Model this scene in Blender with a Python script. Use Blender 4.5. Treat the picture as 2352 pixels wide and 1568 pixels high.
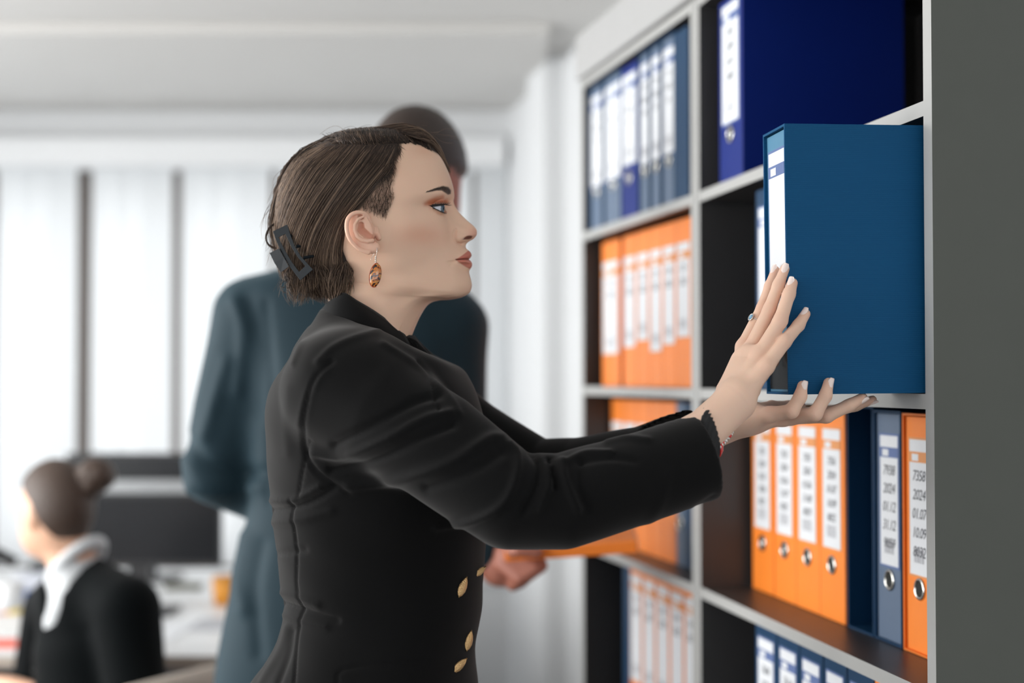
import bpy, bmesh, math, random
import numpy as np
from mathutils import Vector, Matrix
from mathutils.bvhtree import BVHTree

sc = bpy.context.scene
for o in list(bpy.data.objects):
    bpy.data.objects.remove(o)
COL = sc.collection

# ------------------------------------------------------------------ camera
F = 2352 * 50.0 / 36.0            # focal length in photo pixels
HC = 1.44                          # camera height
PITCH = math.atan(84.0 / F)
cam_d = bpy.data.cameras.new('camera')
cam = bpy.data.objects.new('camera', cam_d)
COL.objects.link(cam)
cam.location = (0, 0, HC)
cam.rotation_euler = (math.pi / 2 + PITCH, 0, 0)
cam_d.sensor_width = 36.0
cam_d.lens = 50.0
cam_d.clip_start = 0.05
cam_d.dof.use_dof = True
cam_d.dof.focus_distance = 1.665
cam_d.dof.aperture_fstop = 1.9
sc.camera = cam

# ------------------------------------------------------------------ light and exposure
world = bpy.data.worlds.new('daylight')
sc.world = world
world.use_nodes = True
bg = world.node_tree.nodes['Background']
bg.inputs[0].default_value = (0.93, 0.97, 1.0, 1)
bg.inputs[1].default_value = 3.1
# daylight falling in through the two tall windows on the left
for k, (ya, yb, pw_) in enumerate(((-0.2, 1.7, 66.0), (2.0, 3.7, 90.0))):
    ld = bpy.data.lights.new('window_daylight', 'AREA')
    ld.shape = 'RECTANGLE'
    ld.size = 1.66
    ld.size_y = yb - ya - .08
    ld.energy = pw_
    ld.color = (1.0, 0.985, 0.96)
    lo_ = bpy.data.objects.new('window_daylight', ld)
    COL.objects.link(lo_)
    lo_.location = (-3.32, (ya + yb) / 2, 1.55)
    lo_.rotation_euler = (0, -math.pi / 2, 0)
sc.view_settings.view_transform = 'Standard'
sc.view_settings.look = 'None'
sc.view_settings.exposure = 0.0
sc.view_settings.gamma = 1.0
sc.view_settings.use_curve_mapping = False
sc.cycles.use_denoising = True
sc.cycles.max_bounces = 10
sc.cycles.diffuse_bounces = 6
sc.cycles.sample_clamp_indirect = 6.0


def P(px, py, y):
    """photo pixel + distance from the camera plane (metres along Y) -> world point"""
    rx = (px - 1176.0) / F
    ru = (784.0 - py) / F
    c, s = math.cos(PITCH), math.sin(PITCH)
    d = Vector((rx, c - ru * s, s + ru * c))
    return Vector((0, 0, HC)) + d * (y / d.y)


def Pn(uv, y):
    uv = np.asarray(uv, float)
    rx = (uv[:, 0] - 1176.0) / F
    ru = (784.0 - uv[:, 1]) / F
    c, s = math.cos(PITCH), math.sin(PITCH)
    d = np.stack([rx, c - ru * s, s + ru * c], 1)
    return np.array([0, 0, HC]) + d * (np.asarray(y, float) / d[:, 1])[:, None]


def proj(p):
    """world points -> photo pixels"""
    p = np.asarray(p, float) - np.array([0, 0, HC])
    c, s = math.cos(PITCH), math.sin(PITCH)
    dep = p[:, 1] * c + p[:, 2] * s
    up = -p[:, 1] * s + p[:, 2] * c
    return np.stack([1176 + F * p[:, 0] / dep, 784 - F * up / dep], 1)


# ------------------------------------------------------------------ materials
MATS = {}


def mat(name, col, rough=0.5, metal=0.0, spec=0.5, sheen=0.0, sheen_tint=(1, 1, 1), noise=None, bump=None,
        sss=0.0, coat=0.0, attr=None, trans=0.0, emit=None, sheen_rough=0.5):
    """noise=(scale, amount) mottles the colour, bump=(scale, strength, distance) adds fine relief"""
    if name in MATS:
        return MATS[name]
    m = bpy.data.materials.new(name)
    m.use_nodes = True
    nt = m.node_tree
    b = nt.nodes['Principled BSDF']
    b.inputs['Base Color'].default_value = (*col, 1)
    b.inputs['Roughness'].default_value = rough
    b.inputs['Metallic'].default_value = metal
    b.inputs['Specular IOR Level'].default_value = spec
    b.inputs['Sheen Weight'].default_value = sheen
    b.inputs['Sheen Tint'].default_value = (*sheen_tint, 1)
    b.inputs['Sheen Roughness'].default_value = sheen_rough
    b.inputs['Coat Weight'].default_value = coat
    b.inputs['Transmission Weight'].default_value = trans
    if sss:
        b.inputs['Subsurface Weight'].default_value = sss
        b.inputs['Subsurface Radius'].default_value = (1.0, 0.35, 0.2)
        b.inputs['Subsurface Scale'].default_value = 0.006
    if emit:
        b.inputs['Emission Color'].default_value = (*emit[0], 1)
        b.inputs['Emission Strength'].default_value = emit[1]
    tc = nt.nodes.new('ShaderNodeTexCoord')
    src = None
    if attr:
        a = nt.nodes.new('ShaderNodeAttribute')
        a.attribute_name = attr
        src = a.outputs['Color']
    if noise:
        n = nt.nodes.new('ShaderNodeTexNoise')
        n.inputs['Scale'].default_value = noise[0]
        n.inputs['Detail'].default_value = 4
        nt.links.new(tc.outputs['Object'], n.inputs['Vector'])
        mr = nt.nodes.new('ShaderNodeMapRange')
        mr.inputs['To Min'].default_value = 1 - noise[1]
        mr.inputs['To Max'].default_value = 1 + noise[1]
        nt.links.new(n.outputs['Fac'], mr.inputs['Value'])
        mx = nt.nodes.new('ShaderNodeMix')
        mx.data_type = 'RGBA'
        mx.blend_type = 'MULTIPLY'
        mx.inputs['Factor'].default_value = 1
        if src:
            nt.links.new(src, mx.inputs['A'])
        else:
            mx.inputs['A'].default_value = (*col, 1)
        nt.links.new(mr.outputs['Result'], mx.inputs['B'])
        src = mx.outputs['Result']
    if src:
        nt.links.new(src, b.inputs['Base Color'])
    if bump:
        n = nt.nodes.new('ShaderNodeTexNoise')
        n.inputs['Scale'].default_value = bump[0]
        n.inputs['Detail'].default_value = 3
        nt.links.new(tc.outputs['Object'], n.inputs['Vector'])
        bp = nt.nodes.new('ShaderNodeBump')
        bp.inputs['Strength'].default_value = bump[1]
        bp.inputs['Distance'].default_value = bump[2]
        nt.links.new(n.outputs['Fac'], bp.inputs['Height'])
        nt.links.new(bp.outputs['Normal'], b.inputs['Normal'])
    MATS[name] = m
    return m


def srgb(r, g, b):
    f = lambda c: (c / 255 / 12.92) if c / 255 <= 0.04045 else ((c / 255 + 0.055) / 1.055) ** 2.4
    return (f(r), f(g), f(b))


# ------------------------------------------------------------------ object helpers
def link(o, parent=None):
    COL.objects.link(o)
    if parent is not None:
        o.parent = parent
    return o


def tag(o, label=None, cat=None, group=None, kind=None):
    if label: o['label'] = label
    if cat: o['category'] = cat
    if group: o['group'] = group
    if kind: o['kind'] = kind
    return o


def empty(name, loc=(0, 0, 0), rz=0.0):
    o = bpy.data.objects.new(name, None)
    o.empty_display_size = 0.05
    o.location = loc
    o.rotation_euler = (0, 0, rz)
    return link(o)


def mesh_obj(name, verts, faces, mats, parent=None, smooth=False, fmat=None):
    me = bpy.data.meshes.new(name)
    me.from_pydata([tuple(v) for v in verts], [], [tuple(f) for f in faces])
    for m in (mats if isinstance(mats, (list, tuple)) else [mats]):
        me.materials.append(m)
    if fmat is not None:
        me.polygons.foreach_set('material_index', np.asarray(fmat, np.int32))
    if smooth:
        me.polygons.foreach_set('use_smooth', np.ones(len(me.polygons), bool))
    me.update()
    return link(bpy.data.objects.new(name, me), parent)


class MB:
    """collects boxes and other shapes into one mesh"""
    def __init__(self):
        self.v, self.f, self.m = [], [], []

    def add(self, v, f, mi=0):
        n = len(self.v)
        self.v += [tuple(p) for p in v]
        self.f += [tuple(i + n for i in q) for q in f]
        self.m += [mi] * len(f)
        return self

    def box(self, a, b, mi=0, mis=None, bev=0.0):
        """mis: optional material per side in order -x,+x,-y,+y,-z,+z"""
        x0, y0, z0 = a; x1, y1, z1 = b
        if bev <= 0:
            v = [(x0, y0, z0), (x1, y0, z0), (x1, y1, z0), (x0, y1, z0), (x0, y0, z1), (x1, y0, z1), (x1, y1, z1), (x0, y1, z1)]
            f = [(0, 4, 7, 3), (1, 2, 6, 5), (0, 1, 5, 4), (3, 7, 6, 2), (0, 3, 2, 1), (4, 5, 6, 7)]
            n = len(self.v)
            self.v += v
            self.f += [tuple(i + n for i in q) for q in f]
            self.m += list(mis) if mis else [mi] * 6
        else:
            bm = bmesh.new()
            bmesh.ops.create_cube(bm, size=1)
            for q in bm.verts:
                q.co = ((q.co.x + .5) * (x1 - x0) + x0, (q.co.y + .5) * (y1 - y0) + y0, (q.co.z + .5) * (z1 - z0) + z0)
            bmesh.ops.bevel(bm, geom=list(bm.edges), offset=bev, segments=2, profile=0.6, affect='EDGES')
            bm.verts.index_update()
            self.add([tuple(q.co) for q in bm.verts], [tuple(l.index for l in p.verts) for p in bm.faces], mi)
            bm.free()
        return self

    def tube(self, pts, r, n=8, mi=0, closed=False, cap=True):
        v, f = tube(pts, r, n, closed, cap)
        return self.add(v, f, mi)

    def build(self, name, mats, parent=None, smooth=False, rot=None):
        return mesh_obj(name, self.v, self.f, mats, parent, smooth, self.m)


def tube(pts, r, n=8, closed=False, cap=True):
    pts = [Vector(p) for p in pts]
    rs = r if isinstance(r, (list, tuple, np.ndarray)) else [r] * len(pts)
    v, f = [], []
    up = None
    N = len(pts)
    for i, p in enumerate(pts):
        a = pts[(i - 1) % N] if (closed or i > 0) else pts[i]
        b = pts[(i + 1) % N] if (closed or i < N - 1) else pts[i]
        t = (b - a)
        t = t.normalized() if t.length > 1e-12 else Vector((0, 0, 1))
        if up is None:
            up = Vector((0, 0, 1)) if abs(t.z) < 0.9 else Vector((1, 0, 0))
        x = up.cross(t).normalized()
        up = t.cross(x).normalized()
        for k in range(n):
            an = 2 * math.pi * k / n
            v.append(p + (x * math.cos(an) + up * math.sin(an)) * rs[i])
    for i in range(N if closed else N - 1):
        for k in range(n):
            j = (i + 1) % N
            f.append((i * n + k, i * n + (k + 1) % n, j * n + (k + 1) % n, j * n + k))
    if cap and not closed:
        f.append(tuple(range(n - 1, -1, -1)))
        f.append(tuple((N - 1) * n + k for k in range(n)))
    return v, f


def catmull(pts, n):
    """dense smooth curve through points"""
    p = np.asarray(pts, float)
    t = np.arange(len(p))
    return np.stack([spline(t, p[:, k], np.linspace(0, len(p) - 1, n)) for k in range(p.shape[1])], 1)


def spline(x, y, q):
    """monotone-ish cubic (pchip) through (x, y) evaluated at q"""
    x = np.asarray(x, float); y = np.asarray(y, float); q = np.asarray(q, float)
    h = np.diff(x); d = np.diff(y) / h
    if len(x) == 2:
        return y[0] + d[0] * (q - x[0])
    m = np.zeros(len(x))
    m[1:-1] = (d[:-1] * h[1:] + d[1:] * h[:-1]) / (h[1:] + h[:-1])     # finite difference (smooth)
    m[0] = d[0]; m[-1] = d[-1]
    i = np.clip(np.searchsorted(x, q) - 1, 0, len(h) - 1)
    t = (q - x[i]) / h[i]
    return ((1 + 2 * t) * (1 - t) ** 2 * y[i] + t * (1 - t) ** 2 * h[i] * m[i] + t * t * (3 - 2 * t) * y[i + 1] + t * t * (t - 1) * h[i] * m[i + 1])


_TXT = {}


def text_mesh(s, size):
    """flat lettering as mesh verts/faces in its own xy plane, centred"""
    key = (s, size)
    if key in _TXT:
        return _TXT[key]
    cu = bpy.data.curves.new('lettering', 'FONT')
    cu.body = s
    cu.size = size
    cu.resolution_u = 2
    cu.shear = 0.22
    cu.space_character = 0.88
    cu.align_x = 'CENTER'
    cu.align_y = 'CENTER'
    o = bpy.data.objects.new('lettering', cu)
    COL.objects.link(o)
    dg = bpy.context.evaluated_depsgraph_get()
    me = o.evaluated_get(dg).to_mesh()
    v = [tuple(q.co) for q in me.vertices]
    f = [tuple(p.vertices) for p in me.polygons]
    o.evaluated_get(dg).to_mesh_clear()
    bpy.data.objects.remove(o)
    bpy.data.curves.remove(cu)
    _TXT[key] = (v, f)
    return v, f

# ================================================================== the room
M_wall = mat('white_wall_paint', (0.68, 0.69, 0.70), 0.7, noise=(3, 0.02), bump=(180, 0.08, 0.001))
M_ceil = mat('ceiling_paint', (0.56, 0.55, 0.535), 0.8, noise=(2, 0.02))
M_floor = mat('grey_carpet', (0.12, 0.115, 0.11), 0.9, noise=(90, 0.12), bump=(400, 0.3, 0.002))
M_frame = mat('window_frame_brown', (0.16, 0.135, 0.12), 0.5, noise=(20, 0.05))
M_white_plastic = mat('white_plastic', (0.75, 0.76, 0.77), 0.4, noise=(12, 0.02))
CEIL = 2.60
YB = 6.0                                   # window wall
WDIR = Vector((-0.2164, 0.9763, 0))        # direction of the right wall
WC = Vector((-0.02, YB, 0))               # corner right wall / window wall
WN = Vector((0.9763, 0.2164, 0))
XL, YR = -3.3, -2.6


def struct(o):
    o['kind'] = 'structure'
    return o


xr_back = WC.x + (YB - YR) * 0.2164 / 0.9763
m = MB().box((XL - .3, YR - .3, -.1), (xr_back + 1.2, YB + .5, 0)); struct(m.build('floor', M_floor))
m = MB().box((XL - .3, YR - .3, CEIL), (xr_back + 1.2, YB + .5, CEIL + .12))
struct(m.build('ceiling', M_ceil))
# shallow dropped ceiling beam running across the room in front of the windows
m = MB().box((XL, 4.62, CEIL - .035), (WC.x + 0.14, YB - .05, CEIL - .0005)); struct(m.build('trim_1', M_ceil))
# right wall (behind the bookcases)
a = WC + WDIR * 0.35; b = WC - WDIR * 9.0
q = [a, b, b + WN * .2, a + WN * .2]
v = [(p.x, p.y, 0) for p in q] + [(p.x, p.y, CEIL) for p in q]
fb = [(0, 1, 5, 4), (1, 2, 6, 5), (2, 3, 7, 6), (3, 0, 4, 7), (3, 2, 1, 0), (4, 5, 6, 7)]
struct(mesh_obj('wall_right', v, fb, M_wall))


def wall_with_openings(name, axis, pos, thick, lo, hi, z1, openings):
    """axis 'x': wall along x at y=pos..pos+thick; axis 'y': wall along y at x=pos..pos+thick"""
    m = MB()

    def bx(a0, a1, c0, c1):
        if a1 - a0 < 1e-4 or c1 - c0 < 1e-4:
            return
        if axis == 'x':
            m.box((a0, pos, c0), (a1, pos + thick, c1))
        else:
            m.box((pos, a0, c0), (pos + thick, a1, c1))
    cur = lo
    for (a0, a1, c0, c1) in sorted(openings):
        bx(cur, a0, 0, z1)
        bx(a0, a1, 0, c0)
        bx(a0, a1, c1, z1)
        cur = a1
    bx(cur, hi, 0, z1)
    return struct(m.build(name, M_wall))


# window wall: one long window behind vertical fabric blinds
WX0, WX1, WZ0, WZ1 = -3.05, -0.04, 0.62, 2.33
wall_with_openings('wall_back', 'x', YB, .22, XL - .1, WC.x + 0.3, CEIL, [(WX0, WX1, WZ0, WZ1)])
# daylight windows beside and behind the camera
LW = [(-2.3, -0.5, 0.7, 2.4), (-0.2, 1.7, 0.7, 2.4), (2.0, 3.7, 0.7, 2.4), (4.0, 5.7, 0.7, 2.4)]
wall_with_openings('wall_left', 'y', XL - .2, .2, YR - .2, YB + .2, CEIL, LW)
RW = [(-2.9, -1.1, 1.2, 2.45), (-0.8, 1.1, 1.2, 2.45)]
wall_with_openings('wall_rear', 'x', YR - .2, .2, XL - .2, xr_back + 0.6, CEIL, RW)

wn = 1


def window(rect, axis, pos, n):
    global wn
    a0, a1, c0, c1 = rect
    e = empty('window_%d' % wn); struct(e)
    wn += 1
    m = MB()

    def bx(p0, p1, q0, q1):
        if axis == 'x':
            m.box((p0, pos, q0), (p1, pos + .06, q1))
        else:
            m.box((pos, p0, q0), (pos + .06, p1, q1))
    t = .05
    bx(a0, a1, c0, c0 + t); bx(a0, a1, c1 - t, c1)
    for k in range(n + 1):
        x = a0 + (a1 - a0 - t) * k / n
        bx(x, x + t, c0 + t, c1 - t)
    m.build('window_frame', M_frame, e)
    return e


for r in LW: window(r, 'y', XL - .14, 2)
for r in RW: window(r, 'x', YR - .14, 2)
# the long back window with dark mullions seen in the gaps between the blinds
gap_px = [-20, 192, 404, 626, 846, 1088]
we = empty('window_%d' % wn); struct(we)
m = MB()
m.box((WX0, YB + .10, WZ0), (WX1, YB + .16, WZ0 + .06)); m.box((WX0, YB + .10, WZ1 - .085), (WX1, YB + .16, WZ1))
for k, px in enumerate(gap_px):
    x = P(px, 800, YB + .13).x
    w = .050
    if WX0 < x < WX1 - .01:
        m.box((x - w, YB + .10, WZ0 + .06), (x + w, YB + .16, WZ1 - .085))
m.build('window_frame', M_frame, we)
MB().box((WX0 - .05, YB - .02, WZ0 - .04), (WX1 + .02, YB + .1, WZ0)).build('window_sill', M_white_plastic, we)
# pelmet over the blinds
m = MB().box((XL + .02, YB - .10, 2.325), (WC.x - .005, YB - .002, 2.44), bev=.004)
tag(m.build('blind_pelmet', mat('pelmet_white', (0.72, 0.73, 0.74), .5, noise=(6, .02))), 'long white blind pelmet above the office window', 'pelmet')

# blinds: translucent white fabric strips, one bank between each pair of mullions
M_blind = bpy.data.materials.new('blind_fabric')
M_blind.use_nodes = True
nt = M_blind.node_tree
nt.nodes.clear()
out = nt.nodes.new('ShaderNodeOutputMaterial')
mixs = nt.nodes.new('ShaderNodeMixShader'); mixs.inputs[0].default_value = 0.5
dif = nt.nodes.new('ShaderNodeBsdfDiffuse'); dif.inputs[0].default_value = (0.72, 0.75, 0.77, 1)
trl = nt.nodes.new('ShaderNodeBsdfTranslucent')
wv = nt.nodes.new('ShaderNodeTexNoise'); wv.inputs['Scale'].default_value = 60
cr = nt.nodes.new('ShaderNodeMapRange'); cr.inputs['To Min'].default_value = .68; cr.inputs['To Max'].default_value = .73
tc = nt.nodes.new('ShaderNodeTexCoord')
cb = nt.nodes.new('ShaderNodeCombineColor')
nt.links.new(tc.outputs['Object'], wv.inputs['Vector']); nt.links.new(wv.outputs['Fac'], cr.inputs['Value'])
for k in range(3): nt.links.new(cr.outputs['Result'], cb.inputs[k])
nt.links.new(cb.outputs[0], trl.inputs[0])
nt.links.new(dif.outputs[0], mixs.inputs[1]); nt.links.new(trl.outputs[0], mixs.inputs[2]); nt.links.new(mixs.outputs[0], out.inputs[0])

banks = [(-330, -36), (-6, 174), (211, 393), (417, 618), (634, 836), (856, 1081), (1095, 1160)]
bank_label = ['white vertical blind bank at the far left, cut by the frame', 'white vertical blind bank left of the brown mullion',
              'white vertical blind bank above the dark desk monitors', 'white vertical blind bank beside the standing man\'s shoulder',
              'white vertical blind bank hidden behind the two standing heads', 'white vertical blind bank behind the head of the man',
              'narrow white blind strip against the right-hand wall corner']
for k, (a0, a1) in enumerate(banks):
    x0 = P(a0, 800, YB - .05).x; x1 = P(a1, 800, YB - .05).x
    z0 = 0.66
    e = empty('vertical_blind', ((x0 + x1) / 2, YB - .05, z0))
    tag(e, bank_label[k], 'blind', 'vertical blinds in the office window')
    n = max(1, round((x1 - x0) / .127)); w = (x1 - x0) / n
    for j in range(n):
        cx = x0 + w * (j + .5) - (x0 + x1) / 2
        v = []
        for s in range(5):
            u = s / 4 - .5
            v.append((cx + u * w * 1.04, .006 * math.cos(u * math.pi) + (.003 if j % 2 else -.001), 0))
        v += [(p[0], p[1], 2.326 - z0) for p in v]
        f = [(s, s + 1, s + 6, s + 5) for s in range(4)]
        mesh_obj('blind_slat', v, f, M_blind, e, True)

# pilaster on the right wall between the window and the far bookcase
pa = WC - WDIR * 0.95
pq = [pa - WN * .07, pa + WDIR * .28 - WN * .07, pa + WDIR * .28 + WN * .01, pa + WN * .01]
v = [(p.x, p.y, 0) for p in pq] + [(p.x, p.y, CEIL - .0005) for p in pq]
struct(mesh_obj('wall_pilaster', v, [(0, 3, 2, 1), (4, 5, 6, 7), (0, 1, 5, 4), (1, 2, 6, 5), (2, 3, 7, 6), (3, 0, 4, 7)], M_wall))

# ================================================================== bookcases and files
M_board = mat('anthracite_board', (0.045, 0.043, 0.043), 0.38, spec=0.45, noise=(30, 0.10))
M_edge = mat('grey_edge_band', (0.41, 0.41, 0.40), 0.40, noise=(40, 0.04))
M_side = mat('grey_melamine_side', (0.080, 0.086, 0.074), 0.5, noise=(14, 0.06), bump=(300, 0.05, 0.0005))
PITCHZ = 0.345
Z0 = 1.4124                                  # centre of the shelf at eye level
LEV = [Z0 + PITCHZ * k for k in (2, 1, 0, -1, -2, -3, -4)]
T2 = 0.009


class Unit:
    def __init__(self, o, ang):
        self.o = Vector(o)
        self.e1 = Vector((-math.sin(ang), math.cos(ang), 0))     # along the front, away from the camera
        self.e2 = Vector((math.cos(ang), math.sin(ang), 0))      # into the shelf
        self.rz = ang + math.pi / 2

    def at(self, s, r, z):
        return self.o + self.e1 * s + self.e2 * r + Vector((0, 0, z))

    def s_px(self, px, r=0.0):
        t = (px - 1176.0) / F
        o = self.o + self.e2 * r
        return (o.x - t * o.y) / (t * self.e1.y - self.e1.x)


UB = Unit((0.4843, 1.667, 0), math.radians(10.8))
UA = Unit(UB.at(0.856, 0, 0), math.radians(13.5))
DEP = 0.415


def bookcase(U, s0, s1, label, tp=0.021):
    """s0..s1 = clear opening; local x runs away from the camera, y into the case"""
    e = empty('bookcase', U.at(0, 0, 0), U.rz)
    # local axes after rz: x -> e1, y -> -e2  (so depth is -y)
    zt = LEV[0] + T2
    for side, (a, b) in enumerate(((s0 - tp, s0), (s1, s1 + tp))):
        m = MB()
        outer = 2
        # sides order -x,+x,-y,+y,-z,+z ; front face is +y
        m.box((a, -DEP, 0.0), (b, 0, zt + .001), mis=[outer if side == 0 else 0, 0 if side == 0 else outer, 0, 1, 0, 1])
        m.build('side_panel', [M_board, M_edge, M_side], e)
    for k, z in enumerate(LEV):
        m = MB().box((s0 + .0002, -DEP + .004, z - T2), (s1 - .0002, -.0004, z + T2), mis=[0, 0, 0, 1, 0, 0])
        m.build('top_panel' if k == 0 else 'shelf', [M_board, M_edge], e)
    m = MB().box((s0 + .0002, -DEP + .0005, LEV[-1] + T2), (s1 - .0002, -DEP + .0035, LEV[0] - T2))
    m.build('back_panel', M_board, e)
    m = MB().box((s0 + .0002, -.05, 0), (s1 - .0002, -.03, LEV[-1] - T2)); m.build('plinth', M_board, e)
    return tag(e, label, 'bookcase')


bookcase(UB, 0.0, 0.832, 'tall anthracite bookcase with grey edges right beside the black-jacketed woman')
bookcase(UA, 0.021, 0.70, 'tall bookcase of blue and orange files standing farther back by the white wall')
# light fascia on top of the far case
e1, e2 = UA.at(0.0, -.012, 0), UA.at(0.722, -.012, 0)
for U, sa, sb, lab in ((UA, 0.0, 0.722, 'pale grey cornice board on top of the farther bookcase'), (UB, -0.021, 0.853, 'pale grey cornice board on top of the near bookcase')):
    o = MB().box((sa, -DEP, 0), (sb, .012, .098), bev=.003).build('cornice_board', mat('pale_cornice', (0.40, 0.40, 0.40), .5, noise=(9, .03)))
    o.location = U.at(0, 0, LEV[0] + T2 + .002); o.rotation_euler = (0, 0, U.rz)
    tag(o, lab, 'board')

ORANGE = srgb(248, 136, 44)
M_file = {
    'orange': mat('orange_file_cover', ORANGE, 0.45, noise=(25, 0.05), bump=(700, 0.08, 0.0004)),
    'blue': mat('petrol_blue_file_cover', srgb(8, 54, 88), 0.5, spec=.3, noise=(25, 0.06), bump=(700, 0.1, 0.0004)),
    'navy': mat('royal_blue_file_cover', srgb(2, 34, 118), 0.5, spec=.25, noise=(25, 0.05), bump=(700, 0.08, 0.0004)),
    'slate': mat('slate_blue_file_cover', srgb(92, 110, 134), 0.5, noise=(25, 0.05), bump=(700, 0.1, 0.0004)),
}
M_paper = mat('label_paper', (0.74, 0.76, 0.79), 0.6, noise=(60, 0.03))
M_pages = mat('paper_block', (0.70, 0.68, 0.63), 0.8, noise=(200, 0.08))
M_ink = mat('label_ink', (0.05, 0.055, 0.07), 0.6)
M_bar = mat('barcode_grey', (0.32, 0.32, 0.35), 0.6)
M_band = {'orange': mat('label_band_orange', srgb(222, 150, 92), 0.6), 'blue': mat('label_band_blue', srgb(92, 112, 160), 0.6)}
M_chrome = mat('nickel_ring', (0.75, 0.74, 0.70), 0.22, metal=1.0)
M_hole = mat('ring_hole_dark', (0.01, 0.012, 0.01), 0.8)
M_case = {'orange': mat('orange_slipcase', srgb(240, 124, 32), 0.5, noise=(25, 0.05)),
          'blue': M_file['blue'],
          'black': mat('black_slipcase', (0.012, 0.013, 0.016), 0.5)}
FH, FD = 0.316, 0.285


def linen(name, col):
    """woven book-cloth with fine horizontal ribs"""
    m = mat(name, col, 0.7, spec=.2, noise=(18, 0.05))
    nt = m.node_tree
    b = nt.nodes['Principled BSDF']
    tc = nt.nodes.new('ShaderNodeTexCoord')
    w = nt.nodes.new('ShaderNodeTexWave')
    w.bands_direction = 'Z'
    w.inputs['Scale'].default_value = 140
    w.inputs['Distortion'].default_value = 1.6
    w.inputs['Detail'].default_value = 2
    w.inputs['Detail Scale'].default_value = 3
    nt.links.new(tc.outputs['Object'], w.inputs['Vector'])
    bp = nt.nodes.new('ShaderNodeBump'); bp.inputs['Strength'].default_value = .35; bp.inputs['Distance'].default_value = .0006
    nt.links.new(w.outputs['Fac'], bp.inputs['Height']); nt.links.new(bp.outputs['Normal'], b.inputs['Normal'])
    return m


def on_spine(v, x, z, y=-0.0012):
    """text xy-plane -> spine plane (local x across the spine, z up, facing -y); spine reads upright"""
    return [(x + p[0], y, z + p[1]) for p in v]


def lever_file(name, loc, rz, w, cover, band, lines, case=None, h=FH, d=FD, ring=True, lab_top=.030, lab_h=.178, empty_case=False,
               cover_mat=None, text_size=.020, side_label=False, labw=None, labf=.70):
    """local: x across the spine 0..w, +y into the shelf, z up from the base"""
    e = empty(name, loc, rz)
    cw = .0028
    x0, x1, zb, y0 = 0.0, w, 0.0, 0.0
    if case:
        cm = M_case[case] if isinstance(case, str) else case
        H, D = h + .007, d + .006
        m = MB()
        m.box((0, 0, 0), (cw, D, H)); m.box((w - cw, 0, 0), (w, D, H))
        m.box((cw, 0, 0), (w - cw, D, cw)); m.box((cw, 0, H - cw), (w - cw, D, H)); m.box((cw, D - cw, cw), (w - cw, D, H - cw))
        m.build('slipcase', cm, e)
        if empty_case:
            return e
        x0, x1, zb, y0 = cw + .0008, w - cw - .0008, cw, .004
    W = x1 - x0
    cmat = cover_mat or M_file[cover]
    t = .0024
    m = MB()
    m.box((x0, y0, zb), (x1, y0 + t, zb + h), bev=.0008)                     # spine
    m.box((x0, y0 + t, zb), (x0 + t, y0 + d, zb + h)); m.box((x1 - t, y0 + t, zb), (x1, y0 + d, zb + h))
    m.build('cover', cmat, e)
    MB().box((x0 + t + .002, y0 + .03, zb + .006), (x1 - t - .004, y0 + d - .012, zb + .304)).build('page_block', M_pages, e)
    if lines is not None:
        lw = labw or W * labf
        cx = (x0 + x1) / 2
        z1 = zb + h - lab_top
        z0 = z1 - lab_h
        bm = M_band[band]
        m = MB().box((cx - lw / 2 - .003, y0 - .0008, z0 - .003), (cx + lw / 2 + .003, y0 + .0002, z1 + .003), mi=0)
        m.box((cx - lw / 2, y0 - .0011, z0), (cx + lw / 2, y0 - .0002, z1), mi=1)
        m.box((cx - lw / 2, y0 - .0013, z1 - .030), (cx + lw / 2, y0 - .0003, z1 - .016), mi=0)
        m.box((cx - lw * .36, y0 - .0015, z1 - .028), (cx - lw * .02, y0 - .0004, z1 - .019), mi=1)
        lab = m.build('label', [bm, M_paper], e)
        m = MB()
        zz = z1 - .048
        for ln in lines:
            v, f = text_mesh(ln, text_size)
            m.add(on_spine(v, cx, zz, y0 - .0014), f)
            zz -= text_size * 1.25
        if lines:
            m.build('lettering', M_ink, lab)
        m = MB()
        for k in range(9):
            bw = (.0008, .0014, .0006, .0018)[k % 4]
            m.box((cx - lw * .27 + k * lw * .062, y0 - .0014, z0 + .016), (cx - lw * .27 + k * lw * .062 + bw, y0 - .0005, z0 + .034))
        m.build('barcode', M_bar, lab)
    if ring:
        cx, cz, R = (x0 + x1) / 2, zb + .083, .0125
        pts = [(cx + R * math.cos(a), y0 - .0008, cz + R * math.sin(a)) for a in np.linspace(0, 2 * math.pi, 24, endpoint=False)]
        m = MB().tube(pts, .0024, 8, closed=True, mi=0)
        r2 = R - .001
        v = [(cx + r2 * math.cos(a), y0 - .0004, cz + r2 * math.sin(a)) for a in np.linspace(0, 2 * math.pi, 20, endpoint=False)]
        m.add(v, [tuple(range(20))], 1)
        m.build('finger_ring', [M_chrome, M_hole], e, True)
    return e


def shelf_file(U, px0, px1, row, r, cover, band, lines, label, group, case=None, wmin=.05, **kw):
    """a file standing on shelf `row`, its spine spanning photo columns px0..px1"""
    sa, sb = U.s_px(px1, r), U.s_px(px0, r)          # sa nearer the camera
    if U is UA:
        sb = min(sb, .697); sa = max(sa, .023)
    w = max(wmin, sb - sa)
    z = LEV[row] + T2 + .0006
    # local +x must run towards the camera (-e1) so that lettering reads left to right; +y runs into the shelf
    o = lever_file('lever_arch_file', U.at(sb, r, z), U.rz + math.pi, w, cover, band, lines, case, **kw)
    return tag(o, label, 'file', group)


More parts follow.
